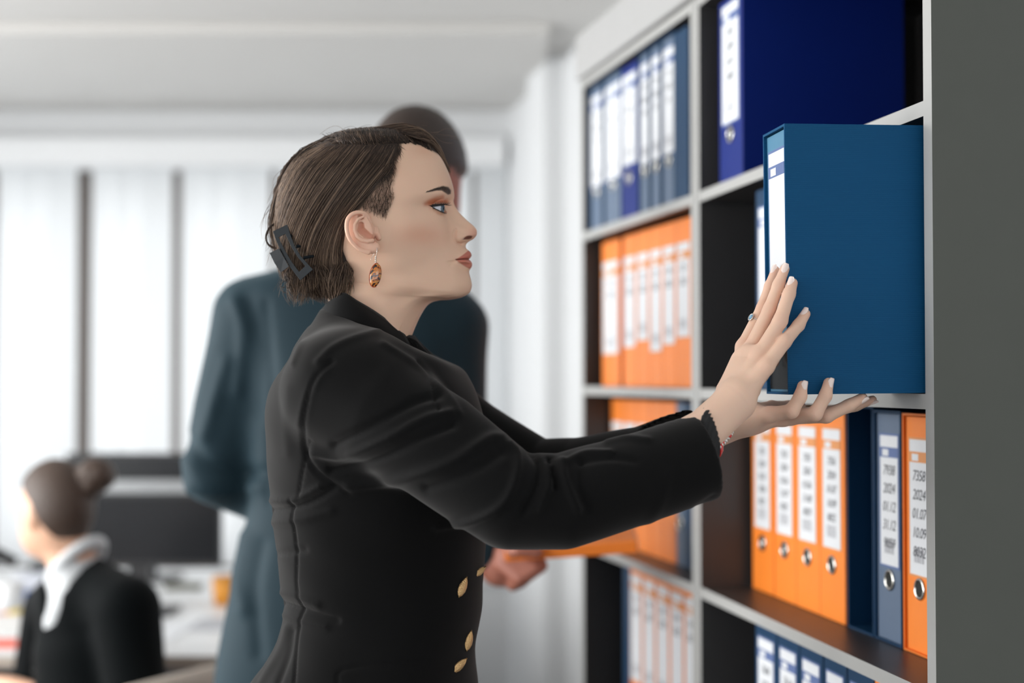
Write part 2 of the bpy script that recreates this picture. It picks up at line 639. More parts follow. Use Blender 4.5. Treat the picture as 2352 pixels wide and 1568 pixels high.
G3 = 'files on the middle shelf of the near bookcase'
rr = .086
num = [['7352', '2024', '01.05', '30.06', '8021'], ['7353', '2024', '01.06', '31.07', '8025'], ['7355', '2024', '01.06', '31.08', '8029'], ['7356', '2024', '01.07', '10.09', '8032']]
ol = ['orange file farthest from the blue ones, half in shadow on the middle shelf', 'second of four orange files counting from the dark gap, middle shelf',
      'third of four orange files counting from the dark gap, middle shelf', 'fourth orange file, its side touching the empty blue slipcase']
for k, (a, b) in enumerate(((1727, 1775), (1777, 1826), (1827, 1881), (1882, 1938))):
    shelf_file(UB, a, b, 3, rr, 'orange', 'orange', num[k], ol[k], G3, text_size=.017)
e = shelf_file(UB, 1944, 2003, 3, rr, 'blue', 'blue', None, 'empty petrol blue slipcase with its dark open front on the middle shelf', G3, case='blue', empty_case=True)
e['category'] = 'slipcase'
shelf_file(UB, 2005, 2067, 3, rr, 'slate', 'blue', ['7938', '2024', '01.12', '31.12', '9059'], 'slate grey-blue file in a blue slipcase, middle shelf', G3, case='blue', h=.311)
shelf_file(UB, 2071, 2138, 3, rr, 'orange', 'orange', ['7358', '2024', '01.07', '10.09', '8032'], 'orange file in an orange slipcase next to the grey end panel', G3, case='orange', h=.309)

# upper right: one royal blue file standing alone, side cover in view
shelf_file(UB, 1655, 1708, 1, .02, 'navy', 'blue', ['7421', '2024', '01.01', '28.02'], 'royal blue file standing alone on the upper shelf of the near bookcase', None, lab_top=.012, lab_h=.20, text_size=.02)
# files behind the held one
for k, (a, b, lab) in enumerate(((1738, 1790, 'petrol blue file standing behind the blue box file being held'),)):
    shelf_file(UB, a, b, 2, .02, 'blue', 'blue', ['7', '8', '11', '12'], lab, None)
# lower right: row of blue files whose tops show
G4 = 'files on the lower shelf of the near bookcase'
l4 = ['first blue file beside the dark gap, lower shelf of near bookcase', 'second blue file from the dark gap, lower shelf of near bookcase', 'third blue file from the dark gap, lower shelf of near bookcase',
      'fourth blue file from the dark gap, lower shelf of near bookcase', 'fifth blue file, next to the orange one at the bottom edge', 'orange file at the bottom right edge, cut off by the frame']
for k, (a, b) in enumerate(((1733, 1781), (1783, 1832), (1834, 1886), (1889, 1940), (1943, 2002), (2005, 2072))):
    c = 'orange' if k == 5 else 'blue'
    shelf_file(UB, a, b, 4, .03, c, c, ['76%d4' % k, '2023', '01.0%d' % (k + 1), '30.0%d' % (k + 3)], l4[k], G4, lab_top=.022, text_size=.019)

# far bookcase
GA = ['blue files on the top row of the far bookcase', 'orange files on the second row of the far bookcase', 'files on the third row of the far bookcase', 'files on the fourth row of the far bookcase']
ordn = ['first', 'second', 'third', 'fourth', 'fifth', 'sixth', 'seventh', 'eighth']
for k, (a, b, c) in enumerate(((1352, 1384, 'slate'), (1385, 1427, 'slate'), (1429, 1466, 'navy'), (1467, 1491, 'slate'), (1492, 1517, 'slate'), (1518, 1550, 'slate'))):
    shelf_file(UA, a, b, 1, .012, c, 'blue', ['72%d' % k, '2022', '0%d' % (k + 1)], '%s of six blue files from the wall end, top row of far bookcase' % ordn[k], GA[0], labf=.84,
               case='blue' if k != 2 else None, lab_h=.20 if k != 2 else .185, lab_top=.02, wmin=.03)
e = shelf_file(UA, 1551, 1583, 1, .012, 'blue', 'blue', None, 'dark blue closed box file at the near end of the far top row', GA[0], ring=False, wmin=.03)
for k, (a, b) in enumerate(((1384, 1424), (1432, 1462), (1463, 1492), (1493, 1522), (1523, 1553), (1554, 1588))):
    shelf_file(UA, a, b, 2, .03, 'orange', 'orange', ['72%d' % k, '2023'], '%s of six orange files from the wall end, second row of far bookcase' % ordn[k], GA[1], labf=.84, ring=False, lab_h=.20 - .012 * (k % 3), lab_top=.045, wmin=.03)
for k, (a, b, c) in enumerate(((1405, 1432, 'orange'), (1433, 1462, 'orange'), (1463, 1492, 'orange'), (1493, 1521, 'orange'), (1522, 1552, 'orange'), (1553, 1571, 'slate'), (1572, 1589, 'blue'))):
    shelf_file(UA, a, b, 3, .06, c, 'orange' if c == 'orange' else 'blue', ['73%d' % k, '2023'], '%s of seven files from the wall end, third row of far bookcase' % ordn[k], GA[2], labf=.84, ring=c == 'slate', lab_h=.13, lab_top=.05, wmin=.025)
for k, (a, b, c) in enumerate(((1431, 1446, 'blue'), (1447, 1475, 'orange'), (1476, 1505, 'orange'), (1506, 1537, 'orange'), (1538, 1570, 'orange'), (1571, 1601, 'orange'))):
    shelf_file(UA, a, b, 4, .03, c, 'orange' if c == 'orange' else 'blue', ['74%d' % k, '2023'] if k else None, '%s of six files from the wall end, fourth row of far bookcase' % ordn[k], GA[3], labf=.84, ring=False, lab_h=.215, lab_top=.012, wmin=.025)

# the box file being pushed in
HB = Vector((0.0, 0, 0))
M_linen = linen('linen_blue_slipcase', srgb(8, 76, 118))
M_file['held'] = mat('held_file_spine_blue', srgb(70, 128, 160), 0.5, noise=(25, 0.05))
near = P(1811, 906, 1.655)                     # near bottom front corner of the slipcase
hang = math.radians(7.6)
WH, HH = .082, .3165 - .007
dx = Vector((-math.sin(hang), math.cos(hang), 0))  # from near side to far side (across the spine)
held = lever_file('slipcased_file', near + dx * WH, hang + math.radians(0) + math.pi * 0 - math.pi / 2 + 0, WH, 'held', 'blue', [], case=M_linen, h=HH, d=.285, ring=False, lab_top=.022, lab_h=.205, labw=.058)
MB().box((.006, .0025, .006), (WH - .006, .0052, .062), bev=.0006).build('spine_foot_plate', mat('dark_metal_plate', (.03, .03, .032), .25, metal=.6), held)
held.rotation_euler = (math.radians(.6), 0, held.rotation_euler.z)
tag(held, 'petrol blue linen slipcase file held in both hands of the woman', 'file')

# ================================================================== organic surfaces
def smin(a, b, k):
    h = np.clip(0.5 + 0.5 * (b - a) / k, 0, 1)
    return b + (a - b) * h - k * h * (1 - h)


def smax(a, b, k):
    return -smin(-a, -b, k)


def cone(p, a, b, ra, rb, flat=None):
    """tapered capsule; flat=(axis vector, factor) thins it along one direction"""
    a = np.asarray(a, float); b = np.asarray(b, float)
    q = p - a
    ab = b - a
    t = np.clip(q @ ab / (ab @ ab + 1e-12), 0, 1)
    r = q - t[:, None] * ab
    if flat is not None:
        ax = np.asarray(flat[0], float); ax = ax / np.linalg.norm(ax)
        c = r @ ax
        r = r + np.outer(c * (1.0 / flat[1] - 1.0), ax)
    return np.sqrt((r * r).sum(1)) - (ra + (rb - ra) * t)


def chain(p, pts, rs, k=None, flat=None):
    d = None
    for i in range(len(pts) - 1):
        e = cone(p, pts[i], pts[i + 1], rs[i], rs[i + 1], flat)
        d = e if d is None else (np.minimum(d, e) if not k else smin(d, e, k))
    return d


def ellipsoid(p, c, r, R=None):
    q = p - np.asarray(c, float)
    if R is not None:
        q = q @ np.asarray(R)
    r = np.asarray(r, float)
    k0 = np.sqrt(((q / r) ** 2).sum(1))
    k1 = np.sqrt(((q / (r * r)) ** 2).sum(1)) + 1e-9
    return k0 * (k0 - 1) / k1


def surfnet(fn, lo, hi, h, B=8, margin=1.5):
    """sparse naive surface nets: returns verts (n,3), quads"""
    lo = np.asarray(lo, float); hi = np.asarray(hi, float)
    nb = np.ceil((hi - lo) / (h * B)).astype(int)
    bi = np.stack(np.meshgrid(*[np.arange(n) for n in nb], indexing='ij'), -1).reshape(-1, 3)
    cen = lo + (bi + 0.5) * h * B
    d = np.concatenate([fn(c) for c in np.array_split(cen, max(1, len(cen) // 200000))])
    bi = bi[np.abs(d) < margin * 0.5 * h * B * math.sqrt(3)]
    g = np.stack(np.meshgrid(*[np.arange(B + 1)] * 3, indexing='ij'), -1).reshape(-1, 3)
    N = nb * B + 2
    ids_all, vert_all, s0_all, sx_all = [], [], [], []
    off = np.array([[i, j, k] for i in (0, 1) for j in (0, 1) for k in (0, 1)])
    edges = [(a, b) for a in range(8) for b in range(a + 1, 8) if np.abs(off[a] - off[b]).sum() == 1]
    for chunk in np.array_split(bi, max(1, len(bi) // 500)):
        base = chunk * B
        gi = base[:, None, :] + g[None]
        val = fn((lo + gi.reshape(-1, 3) * h)).reshape(len(chunk), B + 1, B + 1, B + 1)
        cor = np.stack([val[:, o[0]:o[0] + B, o[1]:o[1] + B, o[2]:o[2] + B] for o in off], -1)
        ins = cor < 0
        act = ins.any(-1) & ~ins.all(-1)
        w = np.argwhere(act)
        if not len(w):
            continue
        cv = cor[act]
        ci = base[w[:, 0]] + w[:, 1:]
        acc = np.zeros((len(cv), 3)); cnt = np.zeros(len(cv))
        for a, b in edges:
            va, vb = cv[:, a], cv[:, b]
            x = (va < 0) != (vb < 0)
            t = np.where(x, va / np.where(x, va - vb, 1), 0)
            acc += np.where(x[:, None], off[a] + t[:, None] * (off[b] - off[a]), 0)
            cnt += x
        vert_all.append(lo + (ci + acc / cnt[:, None]) * h)
        ids_all.append(ci[:, 0].astype(np.int64) + N[0] * (ci[:, 1].astype(np.int64) + N[1] * ci[:, 2].astype(np.int64)))
        s0_all.append(cv[:, 0] < 0)
        sx_all.append(cv[:, [4, 2, 1]] < 0)
    ids = np.concatenate(ids_all); V = np.concatenate(vert_all); s0 = np.concatenate(s0_all); sx = np.concatenate(sx_all)
    o = np.argsort(ids); ids, V, s0, sx = ids[o], V[o], s0[o], sx[o]
    st = [1, N[0], N[0] * N[1]]
    quads = []
    for ax in range(3):
        e1, e2 = st[(ax + 1) % 3], st[(ax + 2) % 3]
        m = np.nonzero(s0 != sx[:, ax])[0]
        c = ids[m]
        q = []
        ok = np.ones(len(m), bool)
        for dlt in (0, e1, e1 + e2, e2):
            t = c - dlt
            k = np.clip(np.searchsorted(ids, t), 0, len(ids) - 1)
            ok &= ids[k] == t
            q.append(k)
        q = np.stack(q, 1)
        fl = ~s0[m]
        q[fl] = q[fl][:, ::-1]
        quads.append(q[ok])
    return V, np.concatenate(quads)


def np_mesh(name, V, Q, mats, parent=None, smooth=True, fmat=None, color=None, cname='tint'):
    me = bpy.data.meshes.new(name)
    V = np.asarray(V, np.float32); Q = np.asarray(Q, np.int32)
    n, k = Q.shape
    me.vertices.add(len(V)); me.vertices.foreach_set('co', V.ravel())
    me.loops.add(n * k); me.loops.foreach_set('vertex_index', Q.ravel())
    me.polygons.add(n)
    me.polygons.foreach_set('loop_start', np.arange(n, dtype=np.int32) * k)
    me.polygons.foreach_set('loop_total', np.full(n, k, np.int32))
    for m in (mats if isinstance(mats, (list, tuple)) else [mats]):
        me.materials.append(m)
    if fmat is not None:
        me.polygons.foreach_set('material_index', np.asarray(fmat, np.int32))
    me.polygons.foreach_set('use_smooth', np.full(n, smooth, bool))
    me.update(calc_edges=True)
    if color is not None:
        a = me.color_attributes.new(cname, 'FLOAT_COLOR', 'POINT')
        c = np.ones((len(V), 4), np.float32); c[:, :3] = color
        a.data.foreach_set('color', c.ravel())
    me.validate()
    return link(bpy.data.objects.new(name, me), parent)


def join(parts):
    """[(V, Q)] quads -> one V, Q"""
    Vs, Qs, n = [], [], 0
    for V, Q in parts:
        Vs.append(V); Qs.append(Q + n); n += len(V)
    return np.concatenate(Vs), np.concatenate(Qs)


def vnormals(V, Q):
    a, b, c, d = (V[Q[:, i]] for i in range(4))
    n = np.cross(c - a, d - b)
    N = np.zeros_like(V)
    for i in range(4):
        np.add.at(N, Q[:, i], n)
    return N / (np.linalg.norm(N, axis=1, keepdims=True) + 1e-12)


def seg_dist(uv, poly, closed=False):
    """distance of points to a polyline (n,2)"""
    p = np.asarray(poly, float)
    if closed:
        p = np.concatenate([p, p[:1]])
    d = np.full(len(uv), 1e9)
    for a, b in zip(p[:-1], p[1:]):
        ab = b - a
        t = np.clip(((uv - a) @ ab) / (ab @ ab + 1e-9), 0, 1)
        d = np.minimum(d, np.linalg.norm(uv - a - t[:, None] * ab, axis=1))
    return d


def poly_sd(uv, poly):
    """signed distance to a closed polygon, negative inside"""
    p = np.asarray(poly, float)
    d = seg_dist(uv, p, True)
    ins = np.zeros(len(uv), bool)
    j = len(p) - 1
    for i in range(len(p)):
        xi, yi = p[i]; xj, yj = p[j]
        c = ((yi > uv[:, 1]) != (yj > uv[:, 1])) & (uv[:, 0] < (xj - xi) * (uv[:, 1] - yi) / (yj - yi + 1e-12) + xi)
        ins ^= c
        j = i
    return np.where(ins, -d, d)


def sstep(a, b, x):
    t = np.clip((x - a) / (b - a), 0, 1)
    return t * t * (3 - 2 * t)

# ================================================================== the woman: head (drawn in photo pixels at her mid-plane, w = sideways)
YH = 1.76
SPX = YH / F


def HW(u, v, w):
    """head space -> world, w > 0 towards the camera"""
    u = np.asarray(u, float); v = np.asarray(v, float); w = np.asarray(w, float)
    return Pn(np.stack([u, v], 1), YH - w * SPX)


m_ = {0: (850, 306), 1: (925, 309), 2: (975, 327), 3: (1008, 355), 4: (1029, 393), 5: (1040.5, 430), 5.5: (1043, 448), 6: (1042, 463), 6.5: (1047.5, 477), 7: (1058, 491),
      7.5: (1075, 508), 8: (1090, 521), 8.3: (1095.5, 530), 8.5: (1095, 539), 8.7: (1089, 547), 9: (1077, 554), 9.4: (1070, 561), 9.8: (1070, 570), 10.2: (1076, 576), 10.6: (1082, 582),
      10.9: (1081, 589), 11: (1077, 594), 11.15: (1081, 599), 11.6: (1084, 608), 12: (1080, 617), 12.5: (1077.5, 625), 13: (1081, 640), 13.5: (1083.5, 656), 14: (1078, 671), 14.5: (1064, 680.5),
      15: (1045, 684), 16: (1010, 687), 17: (985, 697), 18: (968, 720), 19: (953, 752), 20: (935, 800), 21: (915, 860)}
a_off = {0: (0, 0, 0), 1: (-1, 0, 14), 2: (-1, 1, 18), 3: (-1, 1, 20), 4: (-1, 0, 20), 5: (0, 0, 18), 5.5: (-1, 0, 14), 6: (-2, 0, 10), 7: (-3, 1, 10), 8: (-3, 2, 13), 8.3: (-5, 1, 13), 8.5: (-5, 0, 13),
         8.7: (-5, -1, 12), 9: (-3, 0, 9), 9.4: (-1, 0, 9), 9.8: (.5, 0, 9), 10.2: (0, -1, 10), 10.6: (-1.5, 0, 13), 10.9: (-2, .5, 14), 11: (-2, .5, 14), 11.15: (-2, 0, 14), 11.6: (-2, 0, 15), 12: (-2, 0, 15),
         12.5: (-2, 0, 14), 13: (-1.5, 0, 15), 13.5: (-1.5, 0, 16), 14: (-2, 0, 16), 14.5: (-3, -1, 18), 15: (-3, -1, 22), 16: (-3, -1, 24), 17: (-3, -1, 24), 18: (-4, 0, 24), 19: (-5, 0, 26), 20: (-5, 0, 26), 21: (-5, 0, 26)}
colA = {r: (m_[r][0] + a_off[r][0], m_[r][1] + a_off[r][1], a_off[r][2]) for r in a_off}
pole = {0: (850, 306, 0)}
colB = {**pole, **{1: (915, 310, 30), 2: (966, 331, 38), 3: (1000, 360, 42), 4: (1023, 396, 42), 5: (1035, 433, 38), 5.5: (1034, 451, 31), 6: (1027, 466, 21), 7: (1041, 497, 20), 7.5: (1053, 512, 22), 8: (1066, 527, 27), 8.3: (1069, 536, 29),
     8.5: (1068, 544, 29.5), 8.7: (1065, 552, 28), 9: (1060, 557, 23), 9.4: (1060, 563, 22), 9.8: (1062, 570, 23), 10.2: (1066, 577, 24), 10.6: (1070, 585, 26), 10.9: (1069, 591, 28), 11: (1066, 595, 28), 11.15: (1068, 599, 40),
     11.6: (1070, 607, 27), 12: (1068, 616, 27), 12.5: (1067, 624, 28), 13: (1071, 640, 30), 13.5: (1073, 656, 32), 14: (1068, 670, 32), 14.5: (1054, 679, 36), 15: (1034, 683, 42), 16: (1003, 686, 38), 17: (977, 696, 36), 18: (958, 720, 36),
     19: (942, 752, 40), 20: (922, 800, 50), 21: (900, 860, 52)}}
colC = {**pole, **{1: (905, 311, 45), 2: (955, 336, 56), 3: (991, 367, 62), 4: (1014, 401, 62), 5: (1028, 437, 58), 5.5: (1026, 453, 51), 6: (1017, 467, 41), 6.5: (1020, 482, 39), 7: (1029, 499, 38), 8: (1040, 530, 40), 8.5: (1042, 546, 41),
     9: (1043, 560, 41), 9.8: (1045, 573, 42), 10.6: (1048, 588, 43), 11: (1047, 596, 44), 11.6: (1049, 606, 44), 12.5: (1051, 625, 44), 13: (1054, 641, 46), 13.5: (1054, 656, 48), 14: (1048, 669, 50), 14.5: (1036, 677, 53), 15: (1016, 681, 56),
     16: (988, 685, 55), 17: (964, 696, 53), 18: (944, 720, 53), 19: (927, 752, 57), 20: (905, 800, 70), 21: (880, 860, 74)}}
colD = {**pole, **{1: (893, 312, 60), 2: (940, 342, 75), 3: (976, 373, 82), 4: (1000, 406, 82), 5: (1017, 440, 77), 5.5: (1019, 453, 72), 6: (1018, 468, 66), 6.5: (1017, 486, 65), 7: (1016, 502, 64), 8: (1021, 530, 64), 9: (1019, 560, 64), 10: (1018, 575, 63),
     11: (1019, 598, 62), 12.5: (1026, 626, 60), 13.5: (1028, 655, 63), 14: (1022, 667, 66), 14.5: (1010, 674, 67), 15: (992, 679, 69), 16: (968, 684, 67), 17: (946, 696, 66), 18: (927, 720, 66), 19: (908, 752, 71), 20: (884, 800, 86), 21: (856, 860, 92)}}
colE = {**pole, **{1: (878, 313, 76), 2: (918, 350, 95), 3: (951, 382, 102), 4: (974, 413, 103), 5: (993, 442, 97), 5.5: (992, 455, 92), 6: (987, 470, 86), 6.5: (986, 485, 86.5), 7: (985, 502, 89), 8: (984, 532, 90), 9: (980, 562, 87), 10: (978, 578, 85),
     11: (977, 600, 83), 12.5: (984, 628, 79), 13.5: (984, 652, 80), 14: (979, 663, 80), 14.5: (968, 670, 79), 15: (953, 676, 77), 16: (935, 683, 74), 17: (918, 697, 74), 18: (902, 720, 77), 19: (884, 752, 82), 20: (858, 800, 100), 21: (826, 860, 108)}}
colF = {**pole, **{1: (862, 313, 90), 2: (893, 356, 113), 3: (917, 390, 121), 4: (934, 420, 122), 5: (945, 446, 119), 6: (938, 472, 116.5), 7: (936, 502, 116), 8: (930, 534, 114), 9: (925, 565, 109), 10: (922, 582, 106), 11: (920, 603, 103), 12.5: (924, 630, 97),
     13.5: (925, 648, 95.5), 14: (922, 657, 94), 14.5: (915, 664, 91), 15: (905, 671, 87), 16: (894, 681, 82), 17: (882, 697, 81), 18: (868, 720, 83), 19: (850, 752, 90), 20: (824, 800, 108), 21: (792, 860, 118)}}
colG = {**pole, **{1: (848, 314, 97), 2: (862, 360, 124), 3: (874, 396, 132), 4: (882, 426, 134), 5: (886, 452, 132), 6: (884, 476, 129), 7: (880, 504, 126), 8: (876, 536, 122), 9: (873, 567, 116), 10: (872, 585, 111), 11: (872, 606, 106), 12.5: (874, 628, 100),
     13.5: (876, 642, 97), 14: (874, 650, 94), 14.5: (870, 657, 91), 15: (864, 665, 88), 16: (856, 678, 84), 17: (848, 696, 83), 18: (836, 720, 86), 19: (818, 752, 94), 20: (792, 800, 112), 21: (760, 860, 124)}}
colH = {**pole, **{1: (832, 314, 100), 2: (828, 362, 128), 3: (827, 400, 137), 4: (826, 430, 139), 5: (825, 456, 137), 6: (824, 480, 133), 7: (823, 508, 127), 8: (822, 540, 120), 9: (822, 570, 112), 10: (822, 588, 106), 11: (823, 608, 100), 12.5: (824, 626, 95),
     13.5: (825, 638, 92), 14: (824, 645, 90), 14.5: (822, 652, 87), 15: (820, 661, 85), 16: (816, 676, 83), 17: (811, 695, 83), 18: (802, 720, 86), 19: (790, 752, 94), 20: (767, 800, 110), 21: (738, 860, 124)}}
colI = {**pole, **{1: (812, 315, 96), 2: (785, 364, 124), 3: (775, 404, 133), 4: (770, 436, 135), 5: (768, 464, 133), 6: (768, 490, 127), 7: (770, 520, 118), 8: (774, 552, 109), 9: (779, 582, 99), 10: (781, 600, 93), 11: (783, 618, 87), 12.5: (786, 634, 81),
     13.5: (788, 645, 77), 14: (789, 652, 75), 14.5: (789, 658, 73), 15: (789, 667, 71), 16: (788, 681, 69), 17: (785, 699, 69), 18: (779, 722, 71), 19: (768, 754, 77), 20: (748, 800, 92), 21: (718, 860, 105)}}
colJ = {**pole, **{1: (788, 317, 80), 2: (730, 366, 92), 3: (702, 414, 95), 4: (692, 456, 94), 5: (690, 490, 90), 6: (694, 520, 84), 7: (704, 552, 77), 8: (718, 584, 70), 9: (732, 612, 63), 10: (740, 628, 59), 11: (748, 642, 55), 12.5: (755, 656, 51),
     13.5: (760, 665, 48), 14: (762, 671, 46), 14.5: (764, 677, 45), 15: (766, 685, 44), 16: (768, 697, 43), 17: (767, 712, 43), 18: (763, 732, 44), 19: (753, 762, 48), 20: (734, 804, 55), 21: (704, 862, 62)}}
colK = {**pole, **{1: (770, 319, 0), 2: (702, 368, 0), 3: (668, 420, 0), 4: (655, 468, 0), 5: (653, 505, 0), 6: (660, 538, 0), 7: (676, 572, 0), 8: (697, 604, 0), 9: (715, 630, 0), 10: (725, 645, 0), 11: (734, 658, 0), 12.5: (742, 670, 0), 13.5: (748, 679, 0),
     14: (751, 684, 0), 14.5: (754, 690, 0), 15: (757, 698, 0), 16: (760, 709, 0), 17: (760, 723, 0), 18: (757, 742, 0), 19: (748, 770, 0), 20: (730, 808, 0), 21: (698, 864, 0)}}
colM = {r: (*m_[r], 0) for r in m_}
COLS = [colM, colA, colB, colC, colD, colE, colF, colG, colH, colI, colJ, colK]
TPAR = np.array([0, 1, 2.2, 3.3, 5, 7, 9.5, 12, 14.5, 17.5, 22, 26.0])
rs = np.unique(np.concatenate([np.linspace(0, 4, 50), np.linspace(4, 5.2, 34), np.linspace(5.2, 7.4, 90), np.linspace(7.4, 12.6, 210), np.linspace(12.6, 16, 70), np.linspace(16, 21, 40)]))
ctrl = np.zeros((len(rs), 12, 3))
for j, cdef in enumerate(COLS):
    ks = sorted(cdef)
    arr = np.array([cdef[k] for k in ks], float)
    for c in range(3):
        ctrl[:, j, c] = spline(ks, arr[:, c], rs)
# close the loop through the mirrored side so the surface is smooth across the mid-line
mir = ctrl[:, 1:3][:, ::-1].copy(); mir[:, :, 2] *= -1
mirb = ctrl[:, 9:11][:, ::-1].copy(); mirb[:, :, 2] *= -1
full = np.concatenate([mir, ctrl, mirb], 1)
tfull = np.concatenate([-TPAR[1:3][::-1], TPAR, 52 - TPAR[9:11][::-1]])
nper = [5, 7, 8, 12, 18, 18, 12, 10, 10, 10, 8]
ts = np.concatenate([np.linspace(TPAR[i], TPAR[i + 1], nper[i], endpoint=False) for i in range(11)] + [[26.0]])
R_, C_ = len(rs), len(ts)
H = np.zeros((R_, C_, 3))
for i in range(R_):
    for c in range(3):
        H[i, :, c] = spline(tfull, full[i, :, c], ts)
H[:, 0, 2] = 0; H[:, -1, 2] = 0
hu, hv, hw = (H[..., k].ravel().copy() for k in range(3))
uv = np.stack([hu, hv], 1)
rr_ = np.repeat(rs, C_); tt_ = np.tile(ts, R_)
gauss = lambda c, s: np.exp(-(((uv - np.array(c)) / np.array(s)) ** 2).sum(1))
face = (tt_ < 11)


def groove(line, width, depth, n=24):
    """press the surface in along a traced line"""
    global hw
    d = seg_dist(uv, catmull(line, n))
    hw -= depth * np.exp(-(d / width) ** 2) * np.minimum(1, hw / 12) * face


# wing of the nose, its crease, nostril
hw += 4.0 * gauss((1057, 545), (10, 9)) * ((rr_ > 7.6) & (rr_ < 9.3)) * np.minimum(1, hw / 10)
groove([(1047, 527), (1043.5, 537), (1044, 548), (1049, 556), (1058, 560)], 2.6, 5.2)
groove([(1049, 528), (1058, 531), (1068, 536)], 5, 1.6)
nos = np.array([(1063, 550.5), (1067, 545.5), (1073, 541.8), (1081, 541.5), (1085, 544), (1083, 548), (1076, 550), (1070, 550)])
nsd = poly_sd(uv, nos)
nosm = sstep(1.2, -1.5, nsd) * (hw > 0.5) * ((rr_ > 8) & (rr_ < 9.3))
hw -= np.minimum(9, hw * .55) * nosm
# lips
LIPU = np.array([(1046, 596), (1055, 591), (1063, 585.5), (1070, 580), (1075.5, 575.5), (1090, 573), (1092, 594), (1077, 594.3), (1065, 594.6), (1054, 595.8)])
LIPL = np.array([(1046, 596.4), (1054, 596.2), (1065, 595), (1077, 594.6), (1094, 594), (1094, 620), (1079, 617.5), (1071, 613.5), (1062, 607.5), (1053, 601)])
lsu, lsl = poly_sd(uv, LIPU), poly_sd(uv, LIPL)
mouthr = (rr_ > 9.6) & (rr_ < 12.6)
pil = (np.clip(-lsu, 0, 4.5) / 4.5) ** .6 * 2.2 * mouthr
pill = (np.clip(-lsl, 0, 5) / 5) ** .6 * 2.4 * mouthr
hw += (pil + pill) * np.minimum(1, hw / 10)
groove([(1048, 596.4), (1054, 595.8), (1062, 595), (1070, 594.5), (1080, 594.2)], 1.7, 2.8)
groove([(1049, 596), (1043, 599), (1038, 604), (1035, 610)], 3.5, 1.8)
groove([(1078, 621), (1066, 620), (1056, 614)], 5, 1.5)
# eye: lid fold, socket, opening
EYEC = np.array([1001.0, 478.0, 58.0]); EYER = 21.0
OPEN = np.array([(985, 471.3), (993, 472.4), (1003, 472.2), (1013, 471.6), (1028, 471), (1030, 488), (1022, 487.8), (1016, 485.8), (1006, 481.3), (995, 475.8)])
osd = poly_sd(uv, OPEN)
eyereg = (rr_ > 5.3) & (rr_ < 7.2) & (tt_ > 2.9) & (tt_ < 8.3)
rad2 = (uv[:, 0] - EYEC[0]) ** 2 + (uv[:, 1] - EYEC[1]) ** 2
ball = EYEC[2] + np.sqrt(np.clip((EYER + 2.2) ** 2 - rad2, 0, None))
near_eye = sstep(24, 14, np.sqrt(rad2)) * eyereg
hw += np.where(near_eye > 0, (np.maximum(hw, ball) - hw) * near_eye, 0)
groove([(992, 470), (999, 464), (1007, 459.5), (1016, 457), (1026, 457)], 2.0, 2.6)
groove([(990, 478), (1002, 489), (1016, 496), (1028, 499)], 5, 1.2)
hw -= 18 * sstep(1.0, -1.2, osd) * eyereg
hu -= 5 * sstep(1.0, -1.2, osd) * eyereg * sstep(1008, 1020, uv[:, 0])
# cheek, jaw and neck relief
hw += 2.5 * gauss((960, 520), (38, 24)) * face
hw -= 3.5 * gauss((965, 610), (40, 26)) * face
hw += 2.2 * gauss((1012, 443), (22, 9)) * face
hw += 3.0 * np.exp(-(seg_dist(uv, np.array([(835, 640), (880, 700), (925, 790)])) / 16) ** 2) * (rr_ > 14.5) * (tt_ > 4)

SKIN = np.array(srgb(232, 194, 168))
hcol = np.tile(SKIN, (len(hu), 1))


def tint(c, k):
    global hcol
    k = np.clip(k, 0, 1)[:, None]
    hcol = hcol * (1 - k) + np.array(c) * k


tint(srgb(222, 158, 130), .50 * gauss((968, 540), (58, 26)) * face)                # blush
tint(srgb(214, 150, 118), .30 * gauss((975, 345), (26, 16)) * face)
tint(srgb(224, 150, 130), .45 * gauss((1088, 535), (14, 14)) * face)
tint(srgb(188, 96, 52), .85 * np.exp(-(seg_dist(uv, np.array([(988, 467), (1000, 463), (1014, 463), (1024, 464)])) / 7.0) ** 2) * face * (rr_ < 6.6))
tint(srgb(178, 92, 56), .65 * np.exp(-(seg_dist(uv, np.array([(978, 468), (990, 461), (1004, 455), (1016, 452)])) / 6.0) ** 2) * face * (rr_ < 6.6))
tint(srgb(196, 120, 84), .35 * np.exp(-(seg_dist(uv, np.array([(990, 478), (1006, 487), (1018, 492)])) / 5.0) ** 2) * face)
tint(srgb(206, 132, 114), sstep(1.0, -1.0, np.minimum(lsu, lsl)) * mouthr)
tint(srgb(188, 110, 96), .7 * sstep(1.0, -1.0, lsu) * mouthr)
tint(srgb(95, 30, 30), np.exp(-(seg_dist(uv, np.array([(1047, 596), (1060, 595), (1078, 594.3)])) / 1.2) ** 2) * mouthr)
tint(srgb(110, 50, 36), .9 * nosm)
BROW = np.array([(977, 442.5), (991, 436), (1004, 430.5), (1018, 427), (1030, 429.5), (1036, 437), (1035.5, 445), (1029, 447), (1022.5, 442.5), (1014.5, 437.5), (1004, 437.5), (991.7, 440)])
bsd = poly_sd(uv, BROW)
tint(srgb(46, 34, 30), .92 * sstep(1.6, -1.6, bsd) * (tt_ < 8.5) * (rr_ < 6))
# close-cropped temple
BUZZ = np.array([(812, 478), (815, 450), (850, 400), (905, 352), (915, 380), (908, 404), (900, 428), (904, 452), (896, 478), (884, 499), (872, 493), (845, 483)])
zsd = poly_sd(uv, BUZZ)
tint(srgb(128, 98, 80), .66 * sstep(9, -10, zsd))
tint(srgb(150, 116, 96), .5 * np.exp(-(seg_dist(uv, np.array([(917, 330), (904, 362), (902, 400)])) / 9) ** 2))
